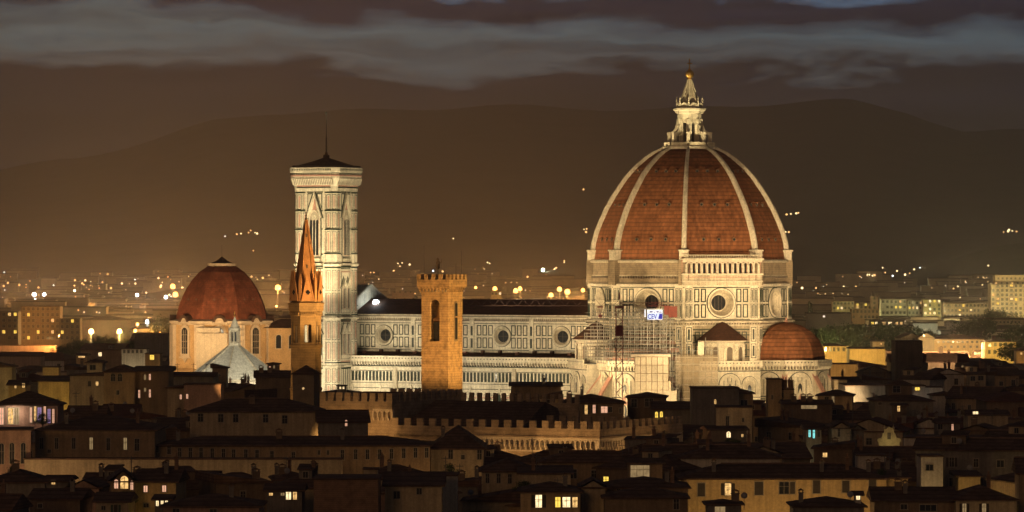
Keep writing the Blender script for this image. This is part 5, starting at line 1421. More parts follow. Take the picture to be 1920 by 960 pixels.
# --- centre and right
HP('flat roofed ochre house just right of the battlements, below the nave', 958, 1052, 724, 716, 1010, 14, 'ochre', 'shed', 1, 0, yb=745, chim=[(1020, 5, 0)])
HP('ochre loggia house with open dark bays, below the cathedral nave', 1000, 1047, 747, 735, 940, 8, 'ochre', 'shedl', 1, -3, yb=773, wins=[(1010, 760, 6, 20, 'dark'), (1025, 760, 12, 20, 'dark')])
HP('low gable with two dark openings right of the ochre loggia', 965, 1015, 778, 767, 910, 8, 'ochre', 'front', 1, 0, yb=785, wins=[(980, 783, 10, 9, 'dark'), (1002, 783, 9, 9, 'dark')])
HP('house with four shuttered windows, one glowing pink, below the red crane', 1050, 1170, 756, 738, 955, 14, 'brown', 'hip', 1, 0, yb=786, wins=[(1099, 768, 5, 17, 'lit', SH), (1114, 767, 5, 15, 'pink', SH), (1133, 768, 11, 12, 'pink'), (1144, 768, 6, 10, 'dark'), (1055, 766, 3, 12, 'dark'), (1163, 770, 4, 8, 'dark')], chim=[(1068, 4, 2), (1092, 6, 0)])
HP('square brown house with hipped roof beneath the white sheeted hoist', 1176, 1246, 745, 735, 965, 12, 'brown', 'hip', 1, -4, yb=785, wins=[(1189, 756, 10, 15, 'dark'), (1213, 755, 7, 15, 'dark'), (1221, 755, 6, 15, 'dark')])
HP('dark house with two bright yellow arched windows, below the netted scaffold', 1226, 1300, 768, 752, 950, 14, 'grey', 'gable', 1, 0, yb=790, wins=[(1231, 780, 5, 16, 'yel', A), (1240, 778, 5, 12, 'yel', A)])
HP('flat topped dark block with one tiny light in front of the apse', 1298, 1386, 729, None, 930, 12, 'grey', 'flat', 1, 0, yb=762, cat='building', wins=[(1341, 754, 4, 8, 'lit', A)])
HP('side wing with open terrace at the right of the flat dark block', 1384, 1412, 738, 728, 934, 12, 'ochre', 'shedr', 1, 0, yb=765, wins=[(1395, 755, 12, 11, 'dark')])
HP('pale tall house with a narrow dark window under the flat topped block', 1343, 1410, 765, None, 905, 10, 'cream', 'flat', 1, -2, yb=812, wins=[(1364, 790, 6, 20, 'dark'), (1393, 787, 3, 8, 'dark'), (1385, 801, 9, 5, 'dark')])
HP('dim garden house with a round lit window right of the battlements', 1330, 1400, 806, 798, 866, 10, 'brown', 'gable', 1, 5, yb=825, wins=[(1366, 815, 8, 12, 'white', A), (1392, 817, 2, 6, 'lit')])
HP('square roof pavilion with a wide softly lit three part window, centre bottom', 1179, 1242, 869, 858, 732, 9, 'ochre', 'gable', 1, 0, yb=906, cat='roof pavilion', wins=[(1200, 884, 35, 21, 'dim')])
HP('lower house below the roof pavilion with slanting dark roof', 1130, 1290, 915, 893, 706, 16, 'brown', 'hip', 1, 0, yb=935, wins=[(1160, 922, 6, 8, 'dark')], chim=[(1252, 4, 0), (1262, 4, 1)], keep=False)
HP('house with bright lit windows and drawn back shutters on the bottom edge, centre', 976, 1088, 923, 903, 684, 13, 'ochre', 'hip', 1, 0, yb=960, wins=[(1010, 940, 12, 23, 'white', SH), (1046, 941, 10, 20, 'yel'), (1062, 941, 13, 20, 'white'), (1078, 941, 9, 20, 'lit')], chim=[(1060, 4, 0)])
HP('pale gabled house with a downpipe right of the bright lit windows', 1090, 1135, 914, 899, 690, 10, 'cream', 'front', 1, 0, yb=955)
HP('plain brown house end on the bottom edge under the roof pavilion', 1134, 1288, 934, 912, 682, 12, 'brown', 'hip', 1, 0, yb=960, wins=[(1268, 945, 10, 20, 'dark')])
HP('long yellow facade with shuttered windows and one lit, bottom right', 1277, 1662, 898, 869, 722, 14, 'yellow', 'hip', 1, 0, cat='palace', yb=945, wins=[(1315, 918, 14, 25, 'shut'), (1365, 917, 11, 23, 'lit', SH), (1423, 916, 15, 24, 'shut'), (1470, 915, 18, 22, 'dark', {}), (1486, 915, 8, 22, 'shut'), (1531, 913, 14, 24, 'shut'), (1586, 912, 13, 23, 'shut'), (1636, 911, 14, 24, 'shut')], chim=[(1340, 3, 0), (1543, 3, 0), (1592, 4, 1), (1631, 3, 0), (1690, 4, 0)])
HP('small yellow end piece joining the long facade on its right', 1662, 1702, 896, 880, 724, 12, 'yellow', 'shed', 1, 0, yb=930, ants=[(1690, 2)])
HP('tall pale stair box with one window above the long yellow facade', 1727, 1768, 857, None, 735, 8, 'white', 'flat', 1, 0, yb=893, cat='stair house', wins=[(1743, 877, 14, 10, 'dark')])
HP('dark hipped roof with a small bright skylight window on the bottom edge', 1490, 1620, 950, 930, 668, 12, 'grey', 'hip', 1, 0, yb=958, wins=[], chim=[(1505, 4, 0)], dishes=[(1597, 3)])
HP('tiny bright lit dormer on the dark hipped roof at bottom right', 1604, 1614, 928, 925, 672, 3, 'white', 'gable', 1, 0, cat='dormer', wins=[(1609, 933, 6, 8, 'white')], keep=False, yb=938)
HP('glazed dormer house cut off by the bottom edge, right of centre', 1327, 1390, 946, 936, 668, 8, 'grey', 'hip', 1, 0, cat='house', wins=[(1350, 956, 20, 12, 'dim')], chim=[(1381, 4, 2)], dishes=[(1398, 4)], yb=960)
HP('brown house under a broad dark roof, lower right beside the tall stair box', 1640, 1790, 940, 912, 690, 16, 'brown', 'gable', 1, -2, yb=955, wins=[(1740, 952, 30, 12, 'dark'), (1695, 950, 12, 10, 'dark')], chim=[(1700, 4, 0), (1688, 6, 2)])
HP('pale house with two shuttered windows in the bottom right corner', 1792, 1906, 938, 909, 688, 13, 'cream', 'hip', 1, 2, yb=960, wins=[(1808, 954, 7, 18, 'dim', SH), (1845, 954, 8, 18, 'dim', SH)], chim=[(1862, 5, 1)])
HP('small yellowish lit wall beside a satellite dish at right', 1797, 1838, 893, 882, 742, 10, 'yellow', 'shed', 1, 0, yb=910, dishes=[(1822, 3)])
HP('house with two cyan glowing windows right of the apse', 1512, 1540, 805, 792, 872, 10, 'cream', 'gable', 1, 0, yb=822, wins=[(1518, 812, 4, 15, 'cyan'), (1526, 813, 4, 17, 'cyan'), (1535, 812, 4, 14, 'dark')])
HP('tall pale gable end next to the cyan lit windows', 1560, 1596, 803, 791, 868, 12, 'cream', 'front', 1, 0, yb=828, wins=[(1573, 811, 4, 15, 'dark')])
HP('narrow grey gable end next to the tall pale one', 1597, 1620, 806, 796, 872, 12, 'grey', 'front', 1, 0, yb=825)
HP('house with one square orange window under a slanting roof, lower right', 1526, 1598, 841, 829, 800, 12, 'brown', 'shedl', 1, -6, yb=862, wins=[(1547, 853, 8, 8, 'lit')])
HP('long low whitish wall with a mural of round marks behind yellow facade', 1608, 1662, 855, None, 775, 6, 'white', 'flat', 1, 0, yb=862, cat='roof house')
HP('square watch tower with wide pointed eaves and dark window, right', 1666, 1710, 722, 710, 1060, 8, 'brown', 'hip', 1, 0, cat='watch tower', yb=775, wins=[(1681, 730, 14, 12, 'dark'), (1685, 765, 4, 9, 'dim')])
HP('broad dark gabled roof below the square watch tower', 1640, 1750, 752, 735, 1055, 18, 'grey', 'hip', 1, 0, yb=760, wins=[(1650, 757, 6, 4, 'dark')], keep=False)
HP('ochre corner house with hipped roof just right of the apse buttress', 1533, 1598, 742, 730, 1060, 12, 'ochre', 'hip', 1, -6, yb=762, wins=[(1550, 752, 8, 15, 'dark'), (1562, 750, 4, 14, 'dim')])
HP('tall ochre tower house before the apse, left of the corner house', 1440, 1466, 712, None, 1010, 8, 'ochre', 'flat', 1, 0, cat='tower house', yb=775, wins=[(1448, 745, 3, 8, 'dark')])
HP('grey house topped by five slim chimneys before the apse', 1462, 1488, 731, None, 1012, 8, 'ochre', 'flat', 1, 0, yb=772, wins=[(1467, 740, 3, 8, 'dark')], chim=[(1464, 1, 1), (1469, 1, 1), (1474, 1, 1), (1480, 1, 1), (1485, 1, 1)])
HP('long low roof with three dark humps in front of the apse, right', 1470, 1560, 758, 749, 985, 12, 'brown', 'gable', 1, 0, yb=770, wins=[(1517, 763, 30, 7, 'dim')], chim=[(1490, 3, 2), (1508, 3, 2), (1520, 3, 2)])
HP('white flat house lit from its terrace, right of the square watch tower', 1712, 1735, 724, None, 1120, 8, 'white', 'flat', 1, 0, yb=740, wins=[(1720, 729, 9, 6, 'yel')])
HP('white boxy house with a bluish wall right of the lit terrace', 1735, 1767, 727, None, 1125, 8, 'white', 'flat', 1, 0, yb=738)
HP('pale gabled roof house under the white boxy one', 1748, 1772, 741, 735, 1090, 8, 'white', 'shedl', 1, 0, yb=748)
HP('small cream box with window far right, above the dark red roof', 1818, 1848, 703, None, 1180, 6, 'cream', 'flat', 1, 0, yb=718, cat='roof house', wins=[(1824, 710, 8, 8, 'dark'), (1839, 709, 10, 8, 'dark')])
HP('wide faintly red roof at the right edge', 1850, 1960, 753, 734, 1060, 24, 'brown', 'hip', 2, 0, yb=757)
HP('low house with a bright yellow lamp lit dormer, right', 1815, 1890, 778, 768, 990, 10, 'cream', 'gable', 1, 0, yb=786, wins=[(1829, 774, 10, 5, 'white')])
HP('grey house with a lit slit window at right', 1760, 1800, 794, 784, 945, 10, 'grey', 'gable', 1, 0, yb=812, wins=[(1786, 800, 3, 14, 'pink'), (1763, 800, 8, 10, 'dark')])
HP('narrow house with bright door slit below the watch tower', 1676, 1700, 760, 756, 1040, 5, 'brown', 'shed', 1, 0, yb=776, wins=[(1685, 766, 4, 11, 'lit')], keep=False)
HP('blue grey flat roof between the apse and the watch tower', 1585, 1660, 724, None, 1240, 26, 'grey', 'flat', 1, 0, yb=750, cat='building', wins=[])
HP('pale cream cube house beside the cathedral buttress, right', 1564, 1588, 713, None, 1270, 8, 'cream', 'flat', 1, 0, yb=728)
# ornate church gable lit yellow
og = P(1667, 829, 905)
orn = thing('ornate_church_gable', 'small floodlit baroque church gable with curling volutes above dark roofs', 'church gable', (og.x, 905, 0), 0)
mb = MB(); yl = pm('pale_church_stone', (.55, .45, .26), .8, .2, .8); z = og.z
mb.box(-2.2, 2.2, 0, 1.0, 0, z, yl)
mb.xzpoly([(-1.5, z), (1.5, z), (1.0, z + 2.4), (-1.0, z + 2.4)], 0, .8, yl); mb.box(-1.1, 1.1, -.1, .9, z + 2.4, z + 2.7, yl); mb.xzpoly([(-.8, z + 2.7), (.8, z + 2.7), (0, z + 3.3)], 0, .8, yl)
mb.box(-.35, .35, -.1, 0, z + .6, z + 2.0, dstone)
mb.build('gable', orn)
for sx in (-1, 1):
    mb = MB(); mb.xzpoly([(sx * 1.2, z), (sx * 2.5, z), (sx * 2.2, z + .7), (sx * 1.6, z + 1.0), (sx * 1.3, z + 1.9), (sx * 1.1, z + 1.9)][:: (1 if sx > 0 else -1)], -.2, .6, yl); mb.ring(sx * 2.0, z + .4, .15, .5, -.3, -.2, yl, n=12); mb.build('volute', orn)
    mb = MB(); mb.lathe([(.25, z + 2.7), (.35, z + 3.0), (.1, z + 3.3), (.02, z + 3.7)], yl, 8, c=(sx * .95, .4)); mb.build('finial', orn)
lampl((og.x, 902, z - .5), 120, (1, .80, .35), .2)
KEEP.append((1646, 1690, 800, 829, 905)); FOOTP.append((og.x, 905, 4))

# --- mid distance, right
def HPF(*a, **k): return HP(*a, **k)
HP('long low yellow lit building with dark shutters behind the apse dome', 1528, 1592, 649, 643, 2050, 22, 'yellow', 'hip', 1, 0, cat='building', yb=664, wins=[(1548, 655, 4, 7, 'dark'), (1557, 655, 4, 7, 'dark'), (1564, 655, 4, 7, 'dark'), (1572, 655, 4, 7, 'dark'), (1582, 655, 4, 7, 'dark')])
HP('glowing yellow wall with pilasters right of the shuttered yellow building', 1593, 1660, 654, 650, 1990, 18, 'yellow', 'gable', 1, 0, cat='building', yb=670)
HP('small yellow house with lit gable above the pilastered wall', 1636, 1658, 640, 637, 2150, 12, 'yellow', 'shed', 1, 0, yb=648, wins=[(1652, 645, 3, 3, 'lit')])
HP('low orange glowing wall just right of the apse dome', 1557, 1608, 683, 680, 1640, 10, 'ochre', 'shed', 1, 0, cat='building', yb=698)
HP('pale gabled villa front among trees on the right', 1690, 1730, 634, 624, 2150, 14, 'cream', 'front', 1, 8, cat='villa', yb=645, wins=[(1733 - 20, 636, 4, 3, 'dark')])
HP('large gabled villa with a small attic opening, right', 1722, 1752, 633, 624, 2120, 16, 'cream', 'front', 1, -4, cat='villa', yb=652, wins=[(1732, 629, 3, 3, 'dark')])
HP('long yellowish two storey villa with continuous lit balcony, right', 1750, 1845, 636, 628, 2120, 18, 'yellow', 'hip', 1, 0, cat='villa', yb=655, wins=[(1760 + i * 9, 641, 4, 4, 'dark') for i in range(10)] + [(1772 + i * 12, 650, 4, 4, 'dark') for i in range(6)])
HP('bright yellow two storey house with green shutters, right', 1847, 1905, 641, 634, 2050, 16, 'yellow', 'hip', 1, 0, yb=667, wins=[(1856 + i * 10, 646, 5, 6, 'dark') for i in range(5)] + [(1855 + i * 10, 660, 5, 7, 'shut') for i in range(5)])
HP('small orange lit house at the right edge beside the green shutters', 1906, 1935, 658, 650, 1900, 10, 'ochre', 'hip', 1, 0, yb=670, wins=[(1915, 663, 3, 4, 'lit')])
HP('dark tall block with flat top in front of the gabled villa', 1679, 1730, 640, None, 1500, 16, 'brown', 'flat', 1, 0, cat='building', yb=668)
HP('row of bright shop windows under a low flat roof, right', 1632, 1695, 601, 600, 2700, 12, 'brown', 'flat', 1, 0, cat='building', yb=610, wins=[(1636, 606, 5, 5, 'yel'), (1643, 606, 4, 5, 'white'), (1657, 606, 6, 5, 'lit'), (1669, 606, 7, 5, 'white'), (1681, 606, 6, 5, 'lit'), (1690, 606, 4, 5, 'lit')])
HP('low grey hall with a lit whitish front edge, right', 1712, 1758, 606, 604, 2680, 20, 'white', 'gable', 1, 0, cat='hall', yb=610)
HP('white low house with one greenish end wall, right', 1775, 1800, 604, 599, 2700, 14, 'white', 'hip', 1, 0, yb=618)
HP('long arcaded pale building near the right edge', 1842, 1920, 599, 596, 2750, 14, 'cream', 'gable', 1, 0, cat='building', yb=607, wins=[(1848 + i * 7, 604, 3, 3, 'dark') for i in range(10)])
# apartment slabs
def slab(label, x0, x1, ytop, ybot, Y, wall, d_, cols, rows, litp, seed, balc=False, yw=None):
    r_ = HP(label, x0, x1, ytop, None, Y, d_, wall, 'flat', 1, 0, cat='apartment block', yb=ybot)
    s_ = Y / F; rr = random.Random(seed); W_ = (x1 - x0) * s_; h = EYE - (ytop - HOR) * s_; hb = EYE - (ybot - HOR) * s_
    for i in range(cols):
        for j in range(rows):
            x = -W_ / 2 + (i + .5) * W_ / cols; z_ = hb + (j + .35) * (h - hb) / rows
            if rr.random() < .06: continue
            st = rr.choice(['yel', 'lit', 'white']) if rr.random() < litp else 'dark'
            put_win(r_, x, z_, min(1.6, W_ / cols * .5), 1.8, st)
            if balc and i % 3 == 1 or balc == 2:
                if ('balc', balc) not in CHM:
                    m2 = MB(); m2.box(-1.6, 1.6, -1.2, 0, -.5, -.3, WALLS['grey']); m2.box(-1.6, 1.6, -1.2, -1.1, -.3, .6, WALLS['grey'])
                    me = bpy.data.meshes.new('balcony'); me.from_pydata(m2.v, [], m2.f); me.materials.append(WALLS['grey']); CHM[('balc', balc)] = me
                link('balcony', CHM[('balc', balc)], r_, (x, 0, z_))
    return r_
tb = slab('tall yellow apartment tower with rows of balconies at the right edge', 1858, 1935, 533, 592, 3000, 'cream', 20, 9, 7, .10, 1, 1)
r_ = HP('set back top storeys of the tall yellow apartment tower', 1866, 1935, 516, None, 3006, 14, 'cream', 'flat', 1, 0, cat='penthouse', yb=533, wins=[(1872 + i * 8, 522, 3, 4, 'dark') for i in range(7)] + [(1868 + i * 10, 531, 3, 4, 'lit' if i % 3 == 0 else 'dark') for i in range(6)])
slab('pale green apartment block with orange stair lights, centre of right row', 1652, 1700, 561, 592, 3250, 'white', 14, 6, 3, .3, 2)
slab('yellowish apartment block left end of the right row', 1561, 1602, 565, 583, 3300, 'cream', 14, 6, 2, .25, 3)
slab('short cream apartment block second in the right row', 1604, 1650, 570, 580, 3320, 'yellow', 14, 6, 2, .2, 4)
slab('pink narrow stair tower between apartment blocks, right', 1633, 1646, 556, 582, 3290, 'pinkish', 8, 1, 3, .3, 5)
slab('wide pale apartment block with many lit windows, right', 1702, 1730, 564, 592, 3260, 'white', 14, 4, 3, .4, 6)
slab('yellow green apartment block with lit stairs, right of the wide pale one', 1731, 1765, 562, 592, 3230, 'yellow', 14, 4, 4, .35, 7)
slab('long cream apartment block with balconies near the tall tower', 1768, 1852, 569, 597, 3150, 'cream', 14, 12, 3, .15, 8, 1)
slab('brown office block with a yellow glazed side, right', 1597, 1648, 580, 600, 2950, 'ochre', 14, 7, 2, .0, 9)
slab('dim apartment block with sparse lit windows, far left', 40, 112, 575, 640, 2480, 'brown', 16, 8, 6, .16, 10)
slab('second dim apartment block further left, few lights', -20, 34, 585, 640, 2520, 'brown', 16, 5, 5, .10, 11)
slab('low dim block with a strip of lit ground floor, far left', 112, 150, 598, 640, 2440, 'brown', 12, 4, 4, .15, 12)
slab('lit yellow hall with long strip windows, far left of the red dome', 270, 316, 551, 557, 5200, 'yellow', 14, 9, 1, .8, 13)
slab('small orange lit box building behind the stone tower', 920, 941, 546, 556, 3600, 'yellow', 8, 3, 1, .6, 14)
slab('faint pink lit station roof building behind the nave, left', 735, 775, 547, 550, 4300, 'pinkish', 10, 4, 1, .0, 15)
HP('dim long hall with a flat roof behind the street lamps, left', 150, 245, 600, 592, 2950, 30, 'brown', 'hip', 1, 0, cat='hall', yb=640)
HP('dark flat roofed terrace building behind belvedere tower, left', 252, 314, 626, None, 2000, 14, 'grey', 'flat', 1, 0, cat='building', yb=640)
HP('white balcony fronted house before the dark terrace building, left', 228, 275, 655, None, 1700, 10, 'white', 'flat', 1, 0, yb=664, wins=[(233 + i * 8, 659, 4, 6, 'dark') for i in range(5)])
HP('ochre house with a square yellow lit window, left of the red dome', 272, 300, 664, None, 1450, 10, 'ochre', 'flat', 1, 0, yb=690, wins=[(285, 670, 8, 9, 'yel')])
HP('house with a lit yellow strip under its eave, left', 143, 163, 666, 662, 1600, 10, 'yellow', 'gable', 1, 0, yb=672, wins=[(153, 669, 12, 3, 'lit')])
HP('long dark hall with curved red roof lights at the left edge', 0, 76, 668, 660, 1750, 16, 'pinkish', 'gable', 2, 0, cat='hall', yb=680)
HP('low pink lit road side building at the far left', -10, 105, 648, None, 2450, 8, 'pinkish', 'flat', 1, 0, cat='building', yb=657)
# ------------------------------------------------------------------ the other roofs of the town, row behind row
ORD = ['first', 'second', 'third', 'fourth', 'fifth', 'sixth', 'seventh', 'eighth', 'ninth', 'tenth', 'eleventh', 'twelfth', 'thirteenth', 'fourteenth', 'fifteenth', 'sixteenth', 'seventeenth', 'eighteenth', 'nineteenth', 'twentieth', 'twenty-first', 'twenty-second', 'twenty-third', 'twenty-fourth', 'twenty-fifth', 'twenty-sixth', 'twenty-seventh', 'twenty-eighth', 'twenty-ninth', 'thirtieth']
rng = random.Random(11)
ROWS = [648, 668, 688, 709, 730, 752, 775, 799, 824, 850, 877, 905, 934, 964, 996, 1030, 1066, 1104, 1145, 1190, 1240, 1295, 1360, 1440, 1540, 1680, 1860, 2080, 2350]
def cath_zone(x, y, r):
    l = Matrix.Rotation(-CA, 4, 'Z') @ (Vector((x, y, 0)) - CO)
    return -130 - r < l.x < 52 + r and -58 - r < l.y < 50 + r
KINDWORD = {'gable': 'ridged', 'hip': 'hipped', 'front': 'gabled', 'shed': 'sloping', 'flat': 'flat', 'shedr': 'slanting', 'shedl': 'slanting'}
NFILL = 0
cov = [960.0] * 1940                     # highest row already built up in front, per column
HAND = sorted((yk, a, b_, y0) for a, b_, y0, y1, yk in KEEP); hi_ = 0
def cover(a, b_, top):
    for c_ in range(max(0, int(a)), min(1939, int(b_)) + 1): cov[c_] = min(cov[c_], top)
for ri, Y0 in enumerate(ROWS):
    half = Y0 * .128 + 14; x = -half; idx = 0; made = []
    big = 1 + max(0, (Y0 - 1200) / 900)
    pend = []
    while x < half:
        w_ = rng.choice([7, 9, 11, 13, 16, 20]) * rng.uniform(.9, 1.1) * big; d_ = rng.uniform(10, 15) * (1 + (big - 1) * .4); Y = Y0 + rng.uniform(-6, 6) * big
        xc = x + w_ / 2; x += w_ + rng.uniform(-.5, 1.5) * big
        h = 15.8 + rng.gauss(0, 1.5)
        if Y0 > 1600: h = rng.uniform(9, 15)
        roof = rng.choice(['gable', 'gable', 'hip', 'hip', 'front', 'shed', 'shedr', 'shedl', 'flat' if Y0 > 800 else 'hip'])
        span = w_ if roof in ('front', 'shedr', 'shedl') else min(d_, w_) if roof == 'hip' else d_
        rise = 0 if roof == 'flat' else span * rng.uniform(.17, .23) * (1 if 'shed' not in roof else .9)
        if roof in ('shedr', 'shedl') and w_ > 15: roof = 'gable'; rise = d_ * .17
        rot = rng.choice([0, -4, 5, -12, -28, 14]) + rng.uniform(-3, 3)
        if cath_zone(xc, Y + d_ / 2, max(w_, d_) / 2): continue
        rr = max(w_, d_) / 2
        if any(math.hypot(fx - xc, fy - (Y + d_ / 2)) < fr + rr * .72 for fx, fy, fr in FOOTP): continue
        p0 = 960 + (xc - w_ / 2) / Y * F; p1 = 960 + (xc + w_ / 2) / Y * F
        cap = 99
        for a, b_, y0, y1, yk in KEEP:
            if yk > Y + 2 and p1 > a and p0 < b_:
                cap = min(cap, EYE - (y1 + 1 - HOR) * Y / F)
        if h + rise + 1 > cap: h = cap - rise - 1
        elif cap < 99 and Y0 < 1250 and rng.random() < .75: h = min(cap - rise - 1, h + rng.uniform(3, 8))
        if h < 5.5: continue
        while hi_ < len(HAND) and HAND[hi_][0] < Y: cover(*HAND[hi_][1:]); hi_ += 1
        top_ = HOR + (EYE - h - rise * .6) / Y * F
        cols_ = range(max(0, int(p0)), min(1939, int(p1)) + 1)
        vis_ = sum(1 for c_ in cols_ if top_ < cov[c_] - 3)
        if vis_ < max(9, .12 * len(cols_)): continue
        pend.append((p0 + 2, p1 - 2, top_))
        wall = rng.choice(['ochre', 'cream', 'grey', 'pinkish', 'brown', 'grey', 'brown', 'ochre', 'white'])
        rm = rng.choice([0, 1, 1, 2 if Y0 > 900 else 0])
        chim = [(rng.uniform(-.38, .38) * w_, rng.uniform(.15, .8) * d_, rng.randrange(3)) for _ in range(rng.choice([0, 1, 1, 2, 3]))] if Y0 < 1500 else []
        ants = [(rng.uniform(-.4, .4) * w_, rng.uniform(.2, .7) * d_) for _ in range(rng.choice([0, 0, 1, 1]))] if Y0 < 1200 else []
        dsh = [(rng.uniform(-.4, .4) * w_, .8)] if Y0 < 1000 and rng.random() < .18 else []
        r_ = house('house', '', 'house', (xc, Y, 0), w_, d_, h, R(rot), roof, rise, wall, rm, 'roofs of the old town', chim, ants, dsh)
        nl = 0
        if Y0 < 1900:
            n = max(1, int(w_ / rng.uniform(3.2, 5)))
            for i in range(n):
                for fl in range(2 if Y0 < 1300 else 1):
                    if rng.random() < .25: continue
                    l_ = rng.random() < (.05 if Y0 < 1300 else .12)
                    st = rng.choice(['lit', 'pink', 'dim', 'yel', 'dim']) if l_ else rng.choice(['dark', 'dark', 'shut'])
                    nl += l_ and st != 'dim'
                    put_win(r_, -w_ / 2 + (i + .5) * w_ / n, h - 2.9 - fl * 3.4, rng.choice([.8, 1.0, 1.0, 1.2]), rng.choice([1.4, 1.6, 1.2]), st, shut='wood' if rng.random() < .15 and Y0 < 900 else None)
        elif rng.random() < .5:
            put_win(r_, rng.uniform(-.4, .4) * w_, h - 3, 1.6, 1.8, rng.choice(['lit', 'white', 'yel'])); nl = 1
        made.append((xc, r_, wall, roof, nl, len(chim), h)); NFILL += 1
    for q_ in pend: cover(*q_)
    made.sort(key=lambda t: t[0])
    for i, (xc, r_, wall, roof, nl, nc, h) in enumerate(made):
        ex = 'and a lit window' if nl else ('and chimneys' if nc > 1 else ('and one chimney' if nc else 'and bare ridge'))
        r_['label'] = '%s house with %s roof %s, %s from left, %s row' % (wall, KINDWORD[roof], ex, ORD[i], ORD[ri])
print('FILL', NFILL)

# ------------------------------------------------------------------ far town: too many blocks to count
rng = random.Random(3)
mb = MB(); fw = [pm('far_wall_a', (.30, .24, .17), .9, .2, .02), pm('far_wall_b', (.22, .18, .14), .9, .2, .02), pm('far_wall_c', (.38, .33, .25), .9, .2, .02)]
fr_ = pm('far_roof', (.07, .05, .04), .95, .2, .02)
fl_ = [lit('far_light_warm', (1, .50, .16), 1.6), lit('far_light_gold', (1, .62, .25), 1.8), lit('far_light_white', (1, .85, .65), 1.6)]
for i in range(3600):
    Y = 2600 + 4200 * rng.random() ** 1.3; x = rng.uniform(-.17, .17) * Y
    w_ = rng.uniform(12, 48); d_ = rng.uniform(10, 22); h = rng.uniform(6, 15) + (8 if rng.random() < .05 else 0); zg = ground_z(x, Y)
    px = 960 + x / Y * F
    top = EYE + 0 - (zg + h)
    if any(a < px + w_ / 2 / Y * F and b_ > px - w_ / 2 / Y * F and yk > Y and (HOR + top / Y * F) < y1 for a, b_, y0, y1, yk in KEEP if yk > 2500): continue
    if zg > 30: continue
    mb.box(x - w_ / 2, x + w_ / 2, Y, Y + d_, zg - 8, zg + h, rng.choice(fw)); mb.box(x - w_ / 2 - .5, x + w_ / 2 + .5, Y - .5, Y + d_ + .5, zg + h, zg + h + .8, fr_)
    if rng.random() < .5:
        for q in range(rng.choice([1, 1, 2, 4])):
            xx = x + rng.uniform(-.45, .45) * w_; zz = zg + h - rng.uniform(2, 5); mb.box(xx - .6, xx + .6, Y - .15, Y, zz, zz + 1.1, rng.choice(fl_))
mb.build('distant_town', kind='stuff')

# ------------------------------------------------------------------ lamps
poleM = pm('lamp_pole_grey', (.15, .14, .13), .6, .1)
def street_lamp(label, px, py, Y, col, st, r, watts=0, group='bright lamps on masts in the town'):
    p = P(px, py, Y); zg = ground_z(p.x, Y); r *= .95; st = min(st, 7) if col is SO else st
    root = thing('street_lamp', label, 'street lamp', (p.x, Y, zg), 0, group)
    mb = MB(); mb.lathe([(.22, 0), (.12, p.z - zg - r * .6)], poleM, 6); mb.box(-r * 1.3, r * 1.3, -.12, .12, p.z - zg - r * .8, p.z - zg - r * .6, poleM); mb.build('pole', root)
    mb = MB(); mb.lathe([(max(.02, r * cos(R(t))), p.z - zg + r * sin(R(t))) for t in range(-90, 91, 20)], lit('lamp_%s_%s' % ('%02d%02d%02d' % tuple(int(c * 99) for c in col), st), col, st, .02), 12); mb.build('lamp_head', root)
    if watts: lampl((p.x, Y - r - .6, p.z), watts * .65, (1, .46, .11) if col is SO else col, r)
SO = (1, .41, .085); WHT = (.85, .95, 1.0)
for lb, px, py, Y, col, st, r, wt_ in [
    ('large orange glowing lamp, left one of the pair left of the red dome', 171, 621, 2650, (1, .62, .2), 16, 1.6, 420000),
    ('large orange glowing lamp, right one of the pair left of the red dome', 224, 621, 2650, (1, .62, .2), 16, 1.5, 380000),
    ('white blue lamp left of the red dome base', 276, 603, 2800, WHT, 14, 1.2, 50000),
    ('orange lamp on a thin mast between red dome and abbey spire', 521, 539, 3900, SO, 24, 2.6, 600000),
    ('upper orange lamp just left of the red dome', 324, 537, 4200, SO, 18, 2.4, 300000),
    ('lower orange lamp just left of the red dome', 329, 552, 4000, SO, 22, 2.4, 300000),
    ('orange lamp at the foot of the pale mast, far left', 150, 563, 3900, SO, 18, 2.6, 200000),
    ('white lamp left of a close pair, far left', 64, 552, 4200, (1, .85, .75), 14, 2.0, 60000),
    ('white lamp right of a close pair, far left', 83, 552, 4200, (1, .85, .75), 12, 1.8, 60000),
    ('bluish small lamp below the far left pair', 66, 562, 4100, WHT, 10, 1.2, 20000),
    ('bluish lamp above the lit yellow hall', 257, 553, 4100, WHT, 12, 1.6, 50000),
    ('white lamp on the lit yellow hall front', 311, 557, 4000, WHT, 12, 1.7, 50000),
    ('pale tall mast light above far left', 140, 545, 4200, (1, .9, .5), 8, 1.2, 0),
    ('orange lamp nearest right of the stone tower', 892, 539, 3900, SO, 10, 1.2, 60000),
    ('orange lamp over the small lit box building', 928, 541, 3800, SO, 22, 1.9, 200000),
    ('left orange lamp of the close pair behind the nave', 967, 545, 3900, SO, 24, 2.2, 200000),
    ('right orange lamp of the close pair behind the nave', 975, 541, 3950, SO, 20, 1.9, 200000),
    ('low orange lamp behind the nave roof, middle', 1033, 553, 3800, SO, 22, 2.1, 200000),
    ('tall orange lamp behind the nave roof, right of middle', 1049, 542, 3900, SO, 22, 2.1, 200000),
    ('brightest orange lamp behind the nave roof near the dome', 1064, 547, 3900, SO, 26, 2.5, 300000),
    ('orange lamp touching the left side of the great drum', 1093, 544, 3900, SO, 18, 1.8, 200000),
    ('greenish white lamp on the hill foot behind the nave', 1018, 506, 5600, (.8, 1, .7), 12, 2.4, 50000)]:
    street_lamp(lb, px, py, Y, col, st, r, wt_ * 1.0)
fp = P(705, 567, 1348)
fl = thing('roof_floodlight', 'dazzling white floodlight on the nave roof beside the bell tower', 'floodlight', (fp.x, 1348, 38.7))
